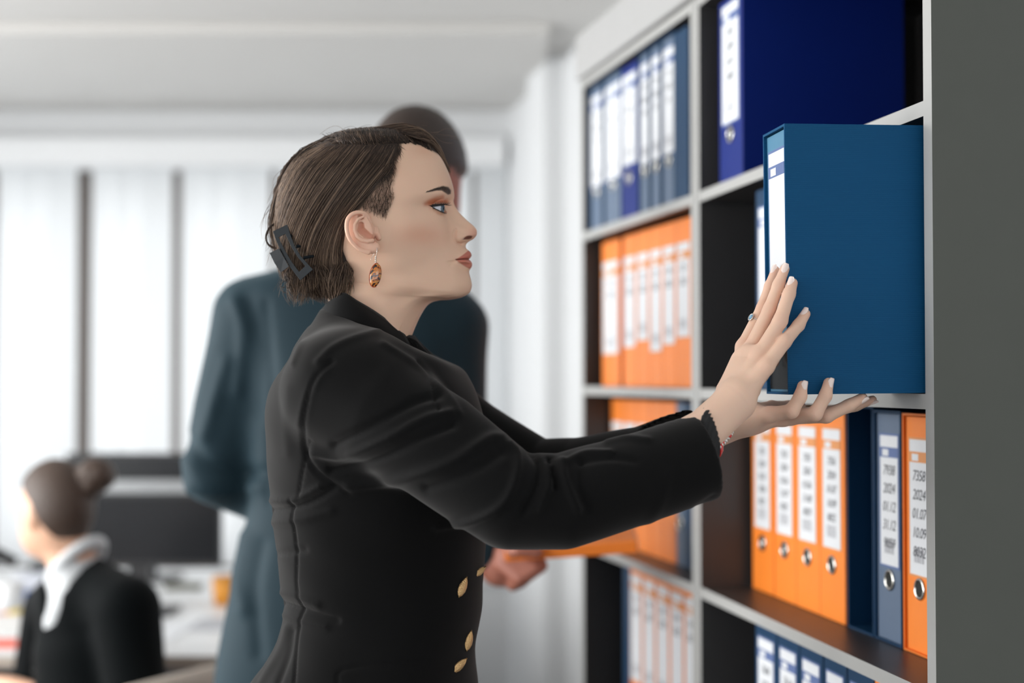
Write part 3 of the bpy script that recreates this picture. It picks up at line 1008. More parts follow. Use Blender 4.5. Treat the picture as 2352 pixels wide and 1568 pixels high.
# scalp under the hair
SCALP = np.array([(600, 250), (1040, 250), (1021, 362), (1000, 350), (975, 336), (943, 327), (917, 330), (903, 362), (899, 390), (866, 407), (848, 434), (830, 464), (803, 480), (788, 495), (785, 526), (785, 567), (797, 597), (812, 622), (800, 645), (770, 668), (640, 720), (590, 500)])
ssd = poly_sd(uv, SCALP)
tint(srgb(52, 38, 30), .95 * sstep(5, -6, ssd))
tint(srgb(140, 104, 84), .8 * np.exp(-(seg_dist(uv, np.array([(774, 331), (845, 329), (915, 328)])) / 2.2) ** 2))

half = HW(hu, hv, hw)
idx = np.arange(R_ * C_).reshape(R_, C_)
qh = np.stack([idx[:-1, :-1], idx[:-1, 1:], idx[1:, 1:], idx[1:, :-1]], -1).reshape(-1, 4)
far = half.copy(); far[:, 1] = 2 * YH - far[:, 1]
# weld the two halves along the mid-line
n0 = len(half)
remap = np.arange(n0) + n0
edge = np.concatenate([idx[:, 0], idx[:, -1]])
remap[edge] = edge
headV = np.concatenate([half, far])
headQ = np.concatenate([qh, remap[qh][:, ::-1]])
headC = np.concatenate([hcol, hcol])
# orient outward
_n = np.cross(headV[qh[:, 2]] - headV[qh[:, 0]], headV[qh[:, 3]] - headV[qh[:, 1]])
_c = HW([860], [470], [0])[0]
_s = ((headV[qh].mean(1) - _c) * _n).sum(1)
if (_s > 0).mean() < .5:
    headQ = headQ[:, ::-1]

# ------------------------------------------------------------------ ear (head space)
EARH = catmull([(852, 520, 126, 4), (848, 506, 132, 4.6), (843, 494, 138, 4.8), (833, 488.5, 144, 4.8), (819, 488, 148, 5), (806, 494, 152, 5.2), (797.5, 507, 155, 5.2), (796.5, 528, 156, 5), (803, 548, 154, 4.8), (815, 563, 150, 4.6), (829, 573.5, 146, 4.8), (846, 579, 142, 6)], 34)


def ear_fn(p):
    u = p
    hel = chain(u, EARH[:, :3], EARH[:, 3])
    R = np.array(Matrix.Rotation(math.radians(-14), 3, 'Z'))
    plate = ellipsoid(u, (827, 531, 142), (29, 45, 5.5), R)
    root = ellipsoid(u, (836, 528, 128), (24, 36, 14), R)
    ant = chain(u, [(835, 497, 146), (822, 503, 150), (814, 516, 152), (814, 530, 152), (820, 543, 151), (831, 551, 149), (845, 554, 146), (856, 552, 143)], [2.6, 3.6, 4.2, 4.4, 4.4, 4.4, 4.8, 4.6])
    lobe = ellipsoid(u, (856, 568, 136), (16.5, 15, 7.5))
    trag = chain(u, [(864, 522, 119), (864, 534, 124.5), (870, 546, 118)], [7, 7, 7])
    d = smin(plate, root, 6)
    d = smin(d, lobe, 6)
    # hollows
    con = chain(u, [(829, 516, 146), (829, 528, 146), (842, 539, 146), (857, 546, 144)], [6.5, 8.5, 8.5, 5])
    con2 = ellipsoid(u, (829, 498, 150), (8.5, 6.5, 11))
    d = smax(d, -con, 3)
    d = smax(d, -con2, 3)
    sca = chain(u, [(812, 500, 155), (805, 512, 156), (804.5, 528, 156), (810, 545, 155), (822, 558, 152)], [3, 3.8, 4, 3.8, 2.5])
    d = smax(d, -sca, 2.5)
    d = smin(d, hel, 2.5); d = smin(d, ant, 3); d = smin(d, trag, 5)
    crus = chain(u, [(851, 512, 131), (843, 524, 134), (834, 529, 134)], [4, 4, 2.5])
    d = smin(d, crus, 3)
    return d


eV, eQ = surfnet(ear_fn, (785, 476, 105), (884, 592, 166), 1.1)
earW = HW(eV[:, 0], eV[:, 1], eV[:, 2])
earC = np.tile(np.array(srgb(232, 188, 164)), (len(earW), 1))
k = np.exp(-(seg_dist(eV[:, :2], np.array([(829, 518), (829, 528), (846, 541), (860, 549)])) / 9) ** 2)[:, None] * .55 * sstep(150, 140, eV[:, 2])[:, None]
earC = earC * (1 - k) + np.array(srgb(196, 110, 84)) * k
earF = earW.copy(); earF[:, 1] = 2 * YH - earF[:, 1]
_n = np.cross(earW[eQ[:, 2]] - earW[eQ[:, 0]], earW[eQ[:, 3]] - earW[eQ[:, 1]])
_flip = ((earW[eQ].mean(1) - earW.mean(0)) * _n).sum() < 0
eQn = eQ[:, ::-1] if _flip else eQ

# ================================================================== the woman: hair, eyes, clip, earring
rng = np.random.default_rng(7)
woman = empty('person', (P(870, 1500, YH).x, YH, 0))
tag(woman, 'woman in a black double-breasted blazer pushing a blue file into the bookcase', 'person')


def child_world(o, root):
    """parent without moving (root has no rotation or scale)"""
    o.parent = root
    o.matrix_parent_inverse = Matrix.Translation(-root.location)
    return o


# solid under-layer: the scalp pushed outwards inside the hairline
capm = ssd < 3
thick = 9 + 17 * sstep(770, 670, hu) * sstep(640, 590, hv) + 11 * np.exp(-(((hu - 968) / 42) ** 2 + ((hv - 318) / 34) ** 2))
thick = thick * sstep(2, -26, ssd) ** .8
thick *= 1 - .8 * np.exp(-(seg_dist(uv, np.array([(770, 331), (845, 329), (918, 328)])) / 3.5) ** 2)
p3 = np.stack([hu, hv, hw], 1)
nrm = vnormals(p3, qh)
_o = p3 - np.array([850, 480, 0])
if ((nrm * _o).sum(1) > 0).mean() < .5:
    nrm = -nrm
nrm[np.concatenate([idx[:, 0], idx[:, -1]]), 2] = 0
nrm[:C_] = (0, -1, 0)
capP = p3 + nrm * (thick - .6)[:, None]
keep = capm[qh].all(1)
cq = qh[keep]
used = np.unique(cq); inv = -np.ones(len(hu), int); inv[used] = np.arange(len(used))
capP = capP[used]; cq = inv[cq]
# rolled-up twist at the back
def twist_fn(p):
    d = chain(p, [(668, 470, 0), (664, 520, 8), (672, 565, 16), (692, 610, 20), (712, 640, 14), (728, 658, 8)], [30, 38, 42, 44, 40, 30])
    d = smin(d, ellipsoid(p, (650, 520, 10), (26, 40, 34)), 12)
    return d
tV, tQ = surfnet(twist_fn, (600, 420, -80), (790, 720, 100), 4.0)
capF = capP * np.array([1, 1, -1])
capV, capQ = join([(capP, cq), (capF, cq[:, ::-1]), (tV, tQ)])
bvh = BVHTree.FromPolygons([Vector(p) for p in capV], [tuple(q) for q in capQ])


def ray(o, d):
    h = bvh.ray_cast(Vector(o), Vector(d))
    return h[0]


strands = []      # (points px-space, radius px, shade)


def flow(u, v, prev, lift):
    h = ray((u, v, 400), (0, 0, -1))
    if h is None:
        q = bvh.find_nearest(Vector((u, v, prev)))[0]
        return q.z + 1.0
    return h.z + lift


GUIDES = [[(917, 331), (903, 374), (874, 410), (842, 450), (808, 486), (788, 522), (780, 568), (784, 612), (797, 648)],
          [(905, 332), (882, 372), (848, 415), (812, 460), (778, 512), (758, 568), (752, 616), (758, 655), (768, 690)],
          [(885, 331), (855, 378), (816, 425), (778, 478), (746, 534), (728, 588), (724, 632), (730, 668), (742, 698)],
          [(862, 331), (825, 380), (786, 432), (748, 488), (720, 542), (708, 592), (702, 632), (704, 662), (715, 690)],
          [(835, 331), (793, 385), (752, 440), (716, 496), (694, 546), (684, 584), (684, 616), (692, 642), (700, 668)],
          [(808, 331), (762, 385), (722, 438), (690, 494), (672, 540), (664, 572), (664, 602), (672, 628), (680, 656)],
          [(785, 330), (735, 376), (700, 426), (672, 480), (655, 524), (648, 552), (648, 580), (654, 606), (664, 640)],
          [(770, 326), (712, 362), (676, 408), (650, 460), (637, 506), (634, 536), (636, 566), (644, 600), (656, 648)],
          [(755, 318), (696, 346), (660, 392), (636, 446), (625, 494), (624, 522), (630, 552), (640, 590), (650, 660)]]
GD = np.array([catmull(g, 22) for g in GUIDES])            # (9, 22, 2)
NG = len(GUIDES)
for i in range(5200):
    a = rng.random() ** 1.0 * (NG - 1.001)
    k = int(a); f = a - k
    g = GD[k] * (1 - f) + GD[k + 1] * f
    s0 = rng.choice([0, 0, 0, 0, rng.uniform(0, .25)])
    s1 = rng.uniform(.62, .98)
    if a < 2.2: s1 = rng.uniform(.72, 1.0)
    q = np.linspace(s0, s1, 13) * 21
    pts = np.stack([np.interp(q, np.arange(22), g[:, c]) for c in range(2)], 1)
    tt = np.linspace(0, 1, 13)
    clump = np.sin(a * 37.0 + 2 * np.sin(a * 11)) * .5 + .5
    amp = rng.normal(0, 3.0)
    pts[:, 0] += amp * np.sin(tt * rng.uniform(2, 4.5)) + rng.normal(0, 1.0) + 6 * tt ** 2 * math.sin(a * 23) 
    pts[:, 1] += rng.normal(0, 2.0)
    lift = max(0, rng.normal(1.6 + 2.6 * clump, 1.4)) * np.minimum(1, tt * 6)
    w = 60.0
    out = []
    for j in range(13):
        w = flow(pts[j, 0], pts[j, 1], w, lift[j])
        out.append((pts[j, 0], pts[j, 1], w))
    sh = np.clip(rng.normal(.10 + .42 * clump + .30 * (a / NG), .2), 0, 1)
    strands.append((np.array(out), rng.uniform(.55, .95), sh))
# over the top of the parting, to the far side
for i in range(2200):
    u0 = rng.uniform(726, 992)
    v0 = 328 + (6 if u0 > 940 else 0) + max(0, (u0 - 950)) * .35
    v0 += rng.normal(0, 1.8) - max(0, 778 - u0) * .28
    h = ray((u0, v0, 400), (0, 0, -1))
    if h is None: continue
    w0 = h.z - 1
    sl = rng.normal(.55, .4)
    out = [(u0, v0, h.z + .8)]
    lean = rng.normal(-10, 7)
    lf = abs(rng.normal(1.2, 1.0))
    for dv in (5, 10, 15, 20):
        h2 = ray((u0 - dv * sl, v0 - dv, 400), (0, 0, -1))
        if h2 is not None:
            out.append((u0 - dv * sl, v0 - dv, h2.z + 1 + lf)); w0 = h2.z
    for w in np.linspace(w0 - 10, -rng.uniform(30, 95), 8):
        s = (w0 - w) / (w0 + 95)
        u = u0 - 20 * sl + lean * s * 2.0 - 26 * s * s * (1 if u0 < 900 else -.4)
        t = ray((u, 150, w), (0, 1, 0))
        if t is None: continue
        out.append((u, t.y - abs(rng.normal(1.5, 1.2)) - 2.0 * math.sin(min(1, s * 2) * math.pi / 2), w))
    if len(out) > 3:
        strands.append((np.array(out), rng.uniform(.55, .9), np.clip(rng.normal(.36, .24), 0, 1)))
# fringe swept over the brow of the far side
for i in range(1300):
    u0 = rng.uniform(820, 962)
    wst = rng.uniform(-20, 52)
    end = rng.uniform(.70, 1.0)
    wob = rng.normal(0, 2.2)
    up = abs(rng.normal(3, 4.5))
    fl = rng.random()
    tgt = np.array([1027 + rng.normal(0, 2.5), 378 + rng.normal(0, 9)])
    out = []
    for s in np.linspace(0, end, 12):
        u = u0 + (tgt[0] - u0) * (1 - (1 - s) ** 1.5)
        w = wst * (1 - s) ** 1.2 - 20 * s + wob * math.sin(s * 5)
        t = ray((u, 150, w), (0, 1, 0))
        vb = (t.y if t is not None else 1e9)
        # outline of the head in front where the cap has ended
        vf = np.interp(u, [925, 975, 1008, 1029, 1036], [309, 327, 355, 393, 412]) - 1.5
        v = min(vb, vf) - 1 - up * math.sin(s * math.pi) * 1.6 * fl
        out.append((u + (5.5 * s ** 2) * fl, v, w))
    strands.append((np.array(out), rng.uniform(.5, .85), np.clip(rng.normal(.30 + .42 * fl, .16), 0, 1)))
# back of the head, far side, twist
for i in range(1500):
    u0 = rng.uniform(700, 900); w0 = rng.uniform(-125, 20)
    out = []
    du = rng.normal(-1, .1)
    for s in np.linspace(0, 1, 11):
        u = u0 + (632 - u0) * s ** .8 + rng.normal(0, .6)
        v = 330 + 230 * s ** 1.5
        w = w0 * (1 - .75 * s)
        q = bvh.find_nearest(Vector((u - 40, v - 60, w * 1.4)))[0]
        nn = (Vector(q) - Vector((840, 470, 0))).normalized()
        q = Vector(q) + nn * (1.0 + abs(rng.normal(0, 2)))
        out.append(tuple(q))
    strands.append((np.array(out), rng.uniform(.55, .9), np.clip(rng.normal(.42, .2), 0, 1)))
# curled ends at the nape
for i in range(900):
    u0 = rng.uniform(662, 802); v0 = 606 + rng.uniform(0, 45) - max(0, (u0 - 760)) * .2
    h = ray((u0, v0, 400), (0, 0, -1))
    w0 = (h.z if h is not None else 55) + rng.uniform(0, 8)
    L = rng.uniform(26, 62)
    bend = rng.normal(0, 13) + 12 * math.sin(u0 * .12)
    dirx = rng.normal(4, 6) + 10 * math.sin(u0 * .07)
    out = [(u0 + dirx * s + bend * math.sin(s * 3) * .45, v0 + L * s - 6 * s * s * abs(bend) / 16, w0 + 5 * math.sin(s * 3.1) - 12 * s * s) for s in np.linspace(0, 1, 9)]
    strands.append((np.array(out), rng.uniform(.45, .8), np.clip(rng.normal(.62, .22), 0, 1)))
# loose wisps
for i in range(110):
    c = rng.integers(0, 4)
    if c == 0:      # below the clip
        u0, v0 = rng.uniform(640, 720), rng.uniform(620, 655); d = np.array([rng.normal(-8, 14), rng.uniform(25, 62)])
    elif c == 1:    # nape
        u0, v0 = rng.uniform(720, 800), rng.uniform(645, 668); d = np.array([rng.normal(6, 14), rng.uniform(16, 40)])
    elif c == 2:    # outline at the back
        s = rng.random(); u0, v0 = np.interp(s, [0, .5, 1], [690, 642, 624]), np.interp(s, [0, .5, 1], [345, 420, 520]); d = np.array([rng.normal(-22, 8), rng.uniform(40, 90)])
    else:           # crown and fringe
        u0, v0 = rng.uniform(720, 1010), 0
        v0 = np.interp(u0, [720, 800, 900, 960, 1010], [312, 294, 288, 290, 318]); d = np.array([rng.uniform(20, 70), rng.uniform(-8, 30)])
    cv = rng.normal(0, 10)
    nrmv = np.array([-d[1], d[0]]) / np.linalg.norm(d)
    w0 = rng.uniform(0, 60) if c < 2 else rng.uniform(-25, 25)
    out = [(u0 + d[0] * s + nrmv[0] * cv * math.sin(s * 2.6), v0 + d[1] * s + nrmv[1] * cv * math.sin(s * 2.6), w0 + 4 * s) for s in np.linspace(0, 1, 10)]
    strands.append((np.array(out), rng.uniform(.30, .45), np.clip(rng.normal(.6, .2), 0, 1)))
# looped lock over the clip
loop = catmull([(655, 512, 40), (636, 512, 40), (619, 524, 38), (611, 545, 36), (617, 562, 36), (632, 570, 38), (642, 568, 44)], 16)
for i in range(16):
    strands.append((loop + rng.normal(0, 1.1, 3), .6, .35))
# close-cropped stubble on the temple
hbvh = BVHTree.FromPolygons([Vector(q) for q in p3], [tuple(q) for q in qh])
bu_ = np.stack([rng.uniform(815, 912, 3600), rng.uniform(350, 500, 3600)], 1)
bsd_ = poly_sd(bu_, BUZZ)
for (u0, v0), sd in zip(bu_, bsd_):
    if sd > rng.uniform(-6, 3): continue
    hit = hbvh.ray_cast(Vector((u0, v0, 400)), Vector((0, 0, -1)))[0]
    if hit is None: continue
    L = rng.uniform(5, 11)
    strands.append((np.array([(u0 - rng.normal(.1, .15) * s * L, v0 + s * L, hit.z + .2 + .8 * s) for s in (0, .5, 1)]), .24, rng.uniform(.35, .75)))
# soft fringe of short hairs along the hairline
for i in range(620):
    s = rng.random()
    u0 = np.interp(s, [0, .3, .6, 1], [922, 905, 900, 872]) - rng.uniform(0, 9); v0 = np.interp(s, [0, .3, .6, 1], [332, 362, 390, 410]) + rng.normal(0, 4)
    L = rng.uniform(9, 24); an = math.radians(rng.normal(88, 22) - 18)
    out = []
    for q in np.linspace(0, 1, 5):
        uu, vv = u0 + math.cos(an) * L * q - 3 * q * q, v0 + math.sin(an) * L * q
        hit = hbvh.ray_cast(Vector((uu, vv, 400)), Vector((0, 0, -1)))[0]
        if hit is None: break
        out.append((uu, vv, hit.z + .5 + 1.2 * (1 - q)))
    if len(out) == 5:
        strands.append((np.array(out), rng.uniform(.2, .4), np.clip(rng.normal(.35, .2), 0, 1)))
# brow hairs
for i in range(420):
    s = rng.random()
    bu = np.interp(s, [0, .3, .6, .85, 1], [980, 1002, 1018, 1030, 1034]); bv = np.interp(s, [0, .3, .6, .85, 1], [441, 434, 431, 437, 442]) + rng.normal(0, .4 + 2.6 * s)
    hit = hbvh.ray_cast(Vector((bu, bv, 400)), Vector((0, 0, -1)))[0]
    if hit is None: continue
    L = rng.uniform(4, 8)
    an = math.radians(rng.normal(200 - 10 * s, 14))
    strands.append((np.array([(bu + math.cos(an) * L * q, bv + math.sin(an) * L * q * .6 - 0.4, hit.z + .3 + .8 * q) for q in (0, .5, 1)]), .42, 0.0))

DARK, MID, LIGHT = np.array(srgb(28, 22, 19)), np.array(srgb(72, 56, 46)), np.array(srgb(150, 126, 106))
sV, sQ, sC = [], [], []
n = 0
for pts, r, sh in strands:
    k = len(pts)
    t = np.gradient(pts, axis=0); t /= np.linalg.norm(t, axis=1, keepdims=True) + 1e-9
    x = np.cross(t, np.array([.3, .1, .95])); x /= np.linalg.norm(x, axis=1, keepdims=True) + 1e-9
    y = np.cross(t, x)
    tap = r * np.concatenate([np.full(k - 2, 1.0), [.75, .3]]) if k > 3 else r * np.array([1, .8, .4])
    ring = [pts + (x * math.cos(q) + y * math.sin(q)) * tap[:, None] for q in (0, 2.094, 4.189)]
    sV.append(np.stack(ring, 1).reshape(-1, 3))
    b = np.arange(k - 1)[:, None] * 3
    for s in range(3):
        sQ.append(np.concatenate([b + s, b + (s + 1) % 3, b + 3 + (s + 1) % 3, b + 3 + s], 1) + n)
    shv = np.clip(sh + (.34 * (np.linspace(0, 1, k) - .45) if k > 3 else np.zeros(k)), 0, 1)[:, None]
    col = np.where(shv < .5, DARK + (MID - DARK) * shv * 2, MID + (LIGHT - MID) * (shv - .5) * 2)
    sC.append(np.repeat(col, 3, 0))
    n += k * 3
SV = np.concatenate(sV); SQ = np.concatenate(sQ); SC = np.concatenate(sC)
hairV, hairQ = join([(capV, capQ), (SV, SQ)])
hairC = np.concatenate([np.tile(np.array(srgb(44, 33, 27)), (len(capV), 1)), SC])
M_hair = mat('brown_hair', (0.1, 0.07, 0.05), 0.5, spec=0.32, attr='tint', sheen=0.0)
o = np_mesh('hair', HW(hairV[:, 0], hairV[:, 1], hairV[:, 2]), hairQ, M_hair, None, color=hairC)
child_world(o, woman); o['label'] = 'dark brown hair with a side parting and shaved temple, clipped up at the back'

# ------------------------------------------------------------------ eyes
def uvsphere(c, r, nu=40, nv=28):
    """pole along +u"""
    th = np.linspace(0, math.pi, nv); ph = np.linspace(0, 2 * math.pi, nu, endpoint=False)
    T, Ph = np.meshgrid(th, ph, indexing='ij')
    V = np.stack([np.cos(T), np.sin(T) * np.cos(Ph), np.sin(T) * np.sin(Ph)], -1).reshape(-1, 3)
    i = np.arange(nv * nu).reshape(nv, nu)
    Q = np.stack([i[:-1], np.roll(i, -1, 1)[:-1], np.roll(i, -1, 1)[1:], i[1:]], -1).reshape(-1, 4)
    return np.asarray(c) + V * r, Q, T.ravel()
M_eye = mat('eye', (0.8, 0.8, 0.8), 0.08, spec=0.6, attr='tint', coat=.5)
ev, eq, eth = uvsphere(EYEC, EYER, 90, 80)
ecol = np.tile(np.array(srgb(205, 205, 212)), (len(ev), 1))
gz = np.array([math.cos(.42), .03, math.sin(.42)]); gz /= np.linalg.norm(gz)
eth = np.arccos(np.clip(((ev - EYEC) / EYER) @ gz, -1, 1))
ecol[eth < math.radians(33)] = srgb(30, 36, 44)
ecol[eth < math.radians(29)] = srgb(92, 112, 128)
ecol[eth < math.radians(13)] = (.004, .004, .004)
for s in (1, -1):
    wv = HW(ev[:, 0], ev[:, 1], ev[:, 2])
    if s < 0: wv[:, 1] = 2 * YH - wv[:, 1]
    o = np_mesh('eye', wv, eq, M_eye, None, color=ecol); child_world(o, woman)
# eyeliner and lashes
M_lash = mat('black_eyeliner', (0.006, 0.005, 0.006), 0.45)
def onball(u, v, e):
    r2 = (u - EYEC[0]) ** 2 + (v - EYEC[1]) ** 2
    return EYEC[2] + math.sqrt(max(0, (EYER + e) ** 2 - r2))
m = MB()
def pxtube(pts, r):
    pts = catmull(pts, 22); rr = np.interp(np.linspace(0, 1, 22), np.linspace(0, 1, len(r)), r)
    wv = HW(pts[:, 0], pts[:, 1], pts[:, 2])
    v, f = tube([Vector(q) for q in wv], list(rr * SPX), 7)
    m.add(v, f)
up = [(979, 468.6), (985, 470.6), (992, 471.6), (1000, 471.2), (1008, 470.4), (1015, 469.8), (1021, 469.4)]
pxtube([(u, v, onball(u, v, 2.6)) for u, v in up], [.6, 1.9, 2.8, 2.7, 2.3, 2.0, 1.6])
lo_ = [(987, 473), (995, 476.8), (1005, 481.8), (1013, 485.4), (1020, 488.2), (1026, 490.5)]
pxtube([(u, v, onball(u, v, 2.0)) for u, v in lo_], [1.5, 1.2, .9, .9, .9, .5])
for k in range(26):
    s = k / 25
    u = 996 + 25 * s; v = 470.5 - s
    w = onball(u, v, 2.6)
    ln = 7 + 11 * s
    an = math.radians(-62 + 56 * s + rng.normal(0, 5))
    pts = [(u + ln * q * math.cos(an), v + ln * math.sin(an) * q * (.35 + .65 * q) + 1.4 * math.sin(q * 3.1), w + 4 * q - 5 * s * q) for q in np.linspace(0, 1, 5)]
    pxtube(pts, [.55, .5, .15])
for k in range(16):
    s = k / 15
    u = 990 + 30 * s; v = 475.5 + 13 * s
    w = onball(u, v, 2.2)
    pts = [(u + (1 + 2 * s) * q, v + 4.2 * q, w + 2 * q) for q in np.linspace(0, 1, 4)]
    pxtube(pts, [.4, .3, .12])
o = m.build('eyelashes', M_lash, None, True); child_world(o, woman); o['label'] = 'black winged eyeliner and lashes'

# ------------------------------------------------------------------ hair clip
M_clip = mat('matte_blue_black_plastic', srgb(13, 21, 27), 0.55, spec=.2, noise=(60, 0.06))
def clip_w(u, v):
    return 84 + (u - 660) * .42
outer = [(627, 531), (660, 515), (666, 535), (675, 560), (690, 587), (719, 619), (690, 644), (664, 610), (645, 577), (633, 550)]
inner = [(640, 545), (656, 537), (661, 549), (670, 568), (683, 589), (701, 611), (687, 624), (670, 601), (656, 577), (646, 558)]
m = MB()
n = 10
def pw(pts, dw): return [tuple(HW([p[0]], [p[1]], [clip_w(*p) + dw])[0]) for p in pts]
v = pw(outer, 7) + pw(inner, 7) + pw(outer, 0) + pw(inner, 0)
f = []
for i in range(n):
    j = (i + 1) % n
    f += [(i, j, n + j, n + i), (2 * n + i, 3 * n + i, 3 * n + j, 2 * n + j), (i, 2 * n + i, 2 * n + j, j), (n + i, n + j, 3 * n + j, 3 * n + i)]
m.add(v, f)
tab = [(641, 570), (652, 590), (664, 612), (645, 626), (630, 603), (619, 581)]
tw = [86, 90, 95, 80, 76, 72]
v = [tuple(HW([p[0]], [p[1]], [tw[i]])[0]) for i, p in enumerate(tab)] + [tuple(HW([p[0]], [p[1]], [tw[i] - 7])[0]) for i, p in enumerate(tab)]
k = 6
m.add(v, [(0, 1, 4, 5), (1, 2, 3, 4), (11, 10, 7, 6), (10, 9, 8, 7)] + [(i, i + 6, (i + 1) % 6 + 6, (i + 1) % 6) for i in range(6)])
# teeth curving into the hair
for q in ((668, 541), (680, 566), (697, 592)):
    p0 = HW([q[0]], [q[1]], [clip_w(*q) + 2])[0]; p1 = HW([q[0] + 22], [q[1] - 4], [clip_w(*q) - 2])[0]; p2 = HW([q[0] + 34], [q[1] - 4], [clip_w(*q) - 22])[0]
    m.tube([p0, p1, p2], [.0022, .0018, .0008], 6)
o = m.build('hair_clip', M_clip)
bm = bmesh.new(); bm.from_mesh(o.data); bmesh.ops.recalc_face_normals(bm, faces=bm.faces); bm.to_mesh(o.data); bm.free()
bv = o.modifiers.new('bevel', 'BEVEL'); bv.width = .0007; bv.segments = 2
child_world(o, woman); o['label'] = 'blue-black rectangular claw clip'

# ------------------------------------------------------------------ earring
M_silver = mat('silver_wire', (0.75, 0.70, 0.66), 0.2, metal=1.0)
M_pend = mat('orange_brown_resin', (0.5, 0.2, 0.05), 0.18, coat=.6)
nt = M_pend.node_tree
tcn = nt.nodes.new('ShaderNodeTexCoord'); no = nt.nodes.new('ShaderNodeTexNoise'); no.inputs['Scale'].default_value = 110; no.inputs['Distortion'].default_value = 2.2; no.inputs['Detail'].default_value = 1
rp = nt.nodes.new('ShaderNodeValToRGB')
rp.color_ramp.elements[0].position = .40; rp.color_ramp.elements[0].color = (.012, .005, .006, 1)
rp.color_ramp.elements[1].position = .66; rp.color_ramp.elements[1].color = (.42, .30, .10, 1)
e_ = rp.color_ramp.elements.new(.50); e_.color = (.62, .16, .02, 1)
nt.links.new(tcn.outputs['Object'], no.inputs['Vector']); nt.links.new(no.outputs['Fac'], rp.inputs['Fac']); nt.links.new(rp.outputs['Color'], nt.nodes['Principled BSDF'].inputs['Base Color'])
M_rust = mat('rust_bead_edge', srgb(176, 70, 32), 0.3)
for s in (1, -1):
    er = empty('earring')
    def EP(pts):
        wv = HW([p[0] for p in pts], [p[1] for p in pts], [p[2] for p in pts])
        if s < 0: wv[:, 1] = 2 * YH - wv[:, 1]
        return [Vector(q) for q in wv]
    m = MB()
    m.tube(EP(catmull([(866, 569, 144), (865.5, 578, 145), (864.5, 586, 142), (863.5, 592, 139)], 10)), .00035, 6)
    m.tube(EP(catmull([(866, 569, 144), (862, 578, 133), (856, 588, 128), (851.5, 596, 130)], 10)), .0003, 6)
    for q in range(4):
        c = (863.3, 590 + q * 4.0, 138)
        m.tube(EP([(c[0], c[1] - 1.6, c[2]), (c[0], c[1], c[2]), (c[0], c[1] + 1.6, c[2])]), [.0006, .0014, .0006], 8)
    child_world(m.build('ear_wire', M_silver, None, True), woman)
    # oval drop with a scalloped edge
    an = np.linspace(0, 2 * math.pi, 48, endpoint=False); tl = math.radians(10)
    loops = []
    for rr2, dw in ((0.001, 4.2), (.45, 3.9), (.8, 2.8), (1.0, 0.6), (1.0, -1.2), (.001, -2)):
        x = 13.2 * rr2 * np.cos(an); y = 27.0 * rr2 * np.sin(an)
        loops.append(np.stack([862.6 + x * math.cos(tl) - y * math.sin(tl), 632 + x * math.sin(tl) + y * math.cos(tl), np.full(48, 136 + dw)], 1))
    V = np.concatenate(loops); i = np.arange(48 * 6).reshape(6, 48)
    Q = np.stack([i[:-1], np.roll(i, -1, 1)[:-1], np.roll(i, -1, 1)[1:], i[1:]], -1).reshape(-1, 4)
    wv = HW(V[:, 0], V[:, 1], V[:, 2])
    if s < 0: wv[:, 1] = 2 * YH - wv[:, 1]
    o = np_mesh('pendant', wv, Q, M_pend); child_world(o, woman); o['label'] = 'oval orange and brown swirled earring drop'
    m = MB()
    for a in [q for q in an if math.cos(q + .25) < .25]:
        x, y = 13.6 * math.cos(a), 27.4 * math.sin(a)
        c = (862.6 + x * math.cos(tl) - y * math.sin(tl), 632 + x * math.sin(tl) + y * math.cos(tl), 136)
        p_ = EP([c])[0]
        bm = bmesh.new(); bmesh.ops.create_icosphere(bm, subdivisions=1, radius=.0008)
        m.add([q.co + p_ for q in bm.verts], [[l.index for l in f_.verts] for f_ in bm.faces]); bm.free()
    child_world(m.build('pendant_rim', M_rust, None, True), woman)
    bpy.data.objects.remove(er)

# ================================================================== the woman: hands and body
M_skin = mat('skin', (0.8, 0.6, 0.5), 0.48, spec=0.35, attr='tint', sss=0.18, bump=(420, 0.06, 0.0006))
pxr = lambda r, y: r * y / F


def J(*pts):
    """[(px, py, depth)] -> world array"""
    return np.array([P(a, b, c) for a, b, c in pts])


# near (right) hand: palm on the spine, fingers up
RH = {
    'index': (J((1706, 796, 1.662), (1751, 706, 1.672), (1768, 657, 1.678), (1781, 621, 1.682)), [15, 13.0, 12.0, 10.4]),
    'middle': (J((1722, 804, 1.645), (1767, 712, 1.653), (1788, 655, 1.657), (1803, 617, 1.658)), [16.5, 15.0, 13.4, 11.2]),
    'ring': (J((1742, 818, 1.628), (1792, 737, 1.636), (1812, 676, 1.645), (1820, 650, 1.648)), [17, 16.4, 14.4, 12.2]),
    'pinky': (J((1760, 842, 1.612), (1802, 785, 1.626), (1834, 747, 1.643), (1850, 721, 1.649)), [17, 15.4, 13.6, 11.6]),
    'thumb': (J((1722, 895, 1.650), (1748, 860, 1.675), (1774, 830, 1.684), (1784, 802, 1.688)), [22, 17, 14, 10.5]),
}
RW_, RF1, RF2 = P(1688, 922, 1.610), P(1618, 988, 1.590), P(1420, 1104, 1.570)
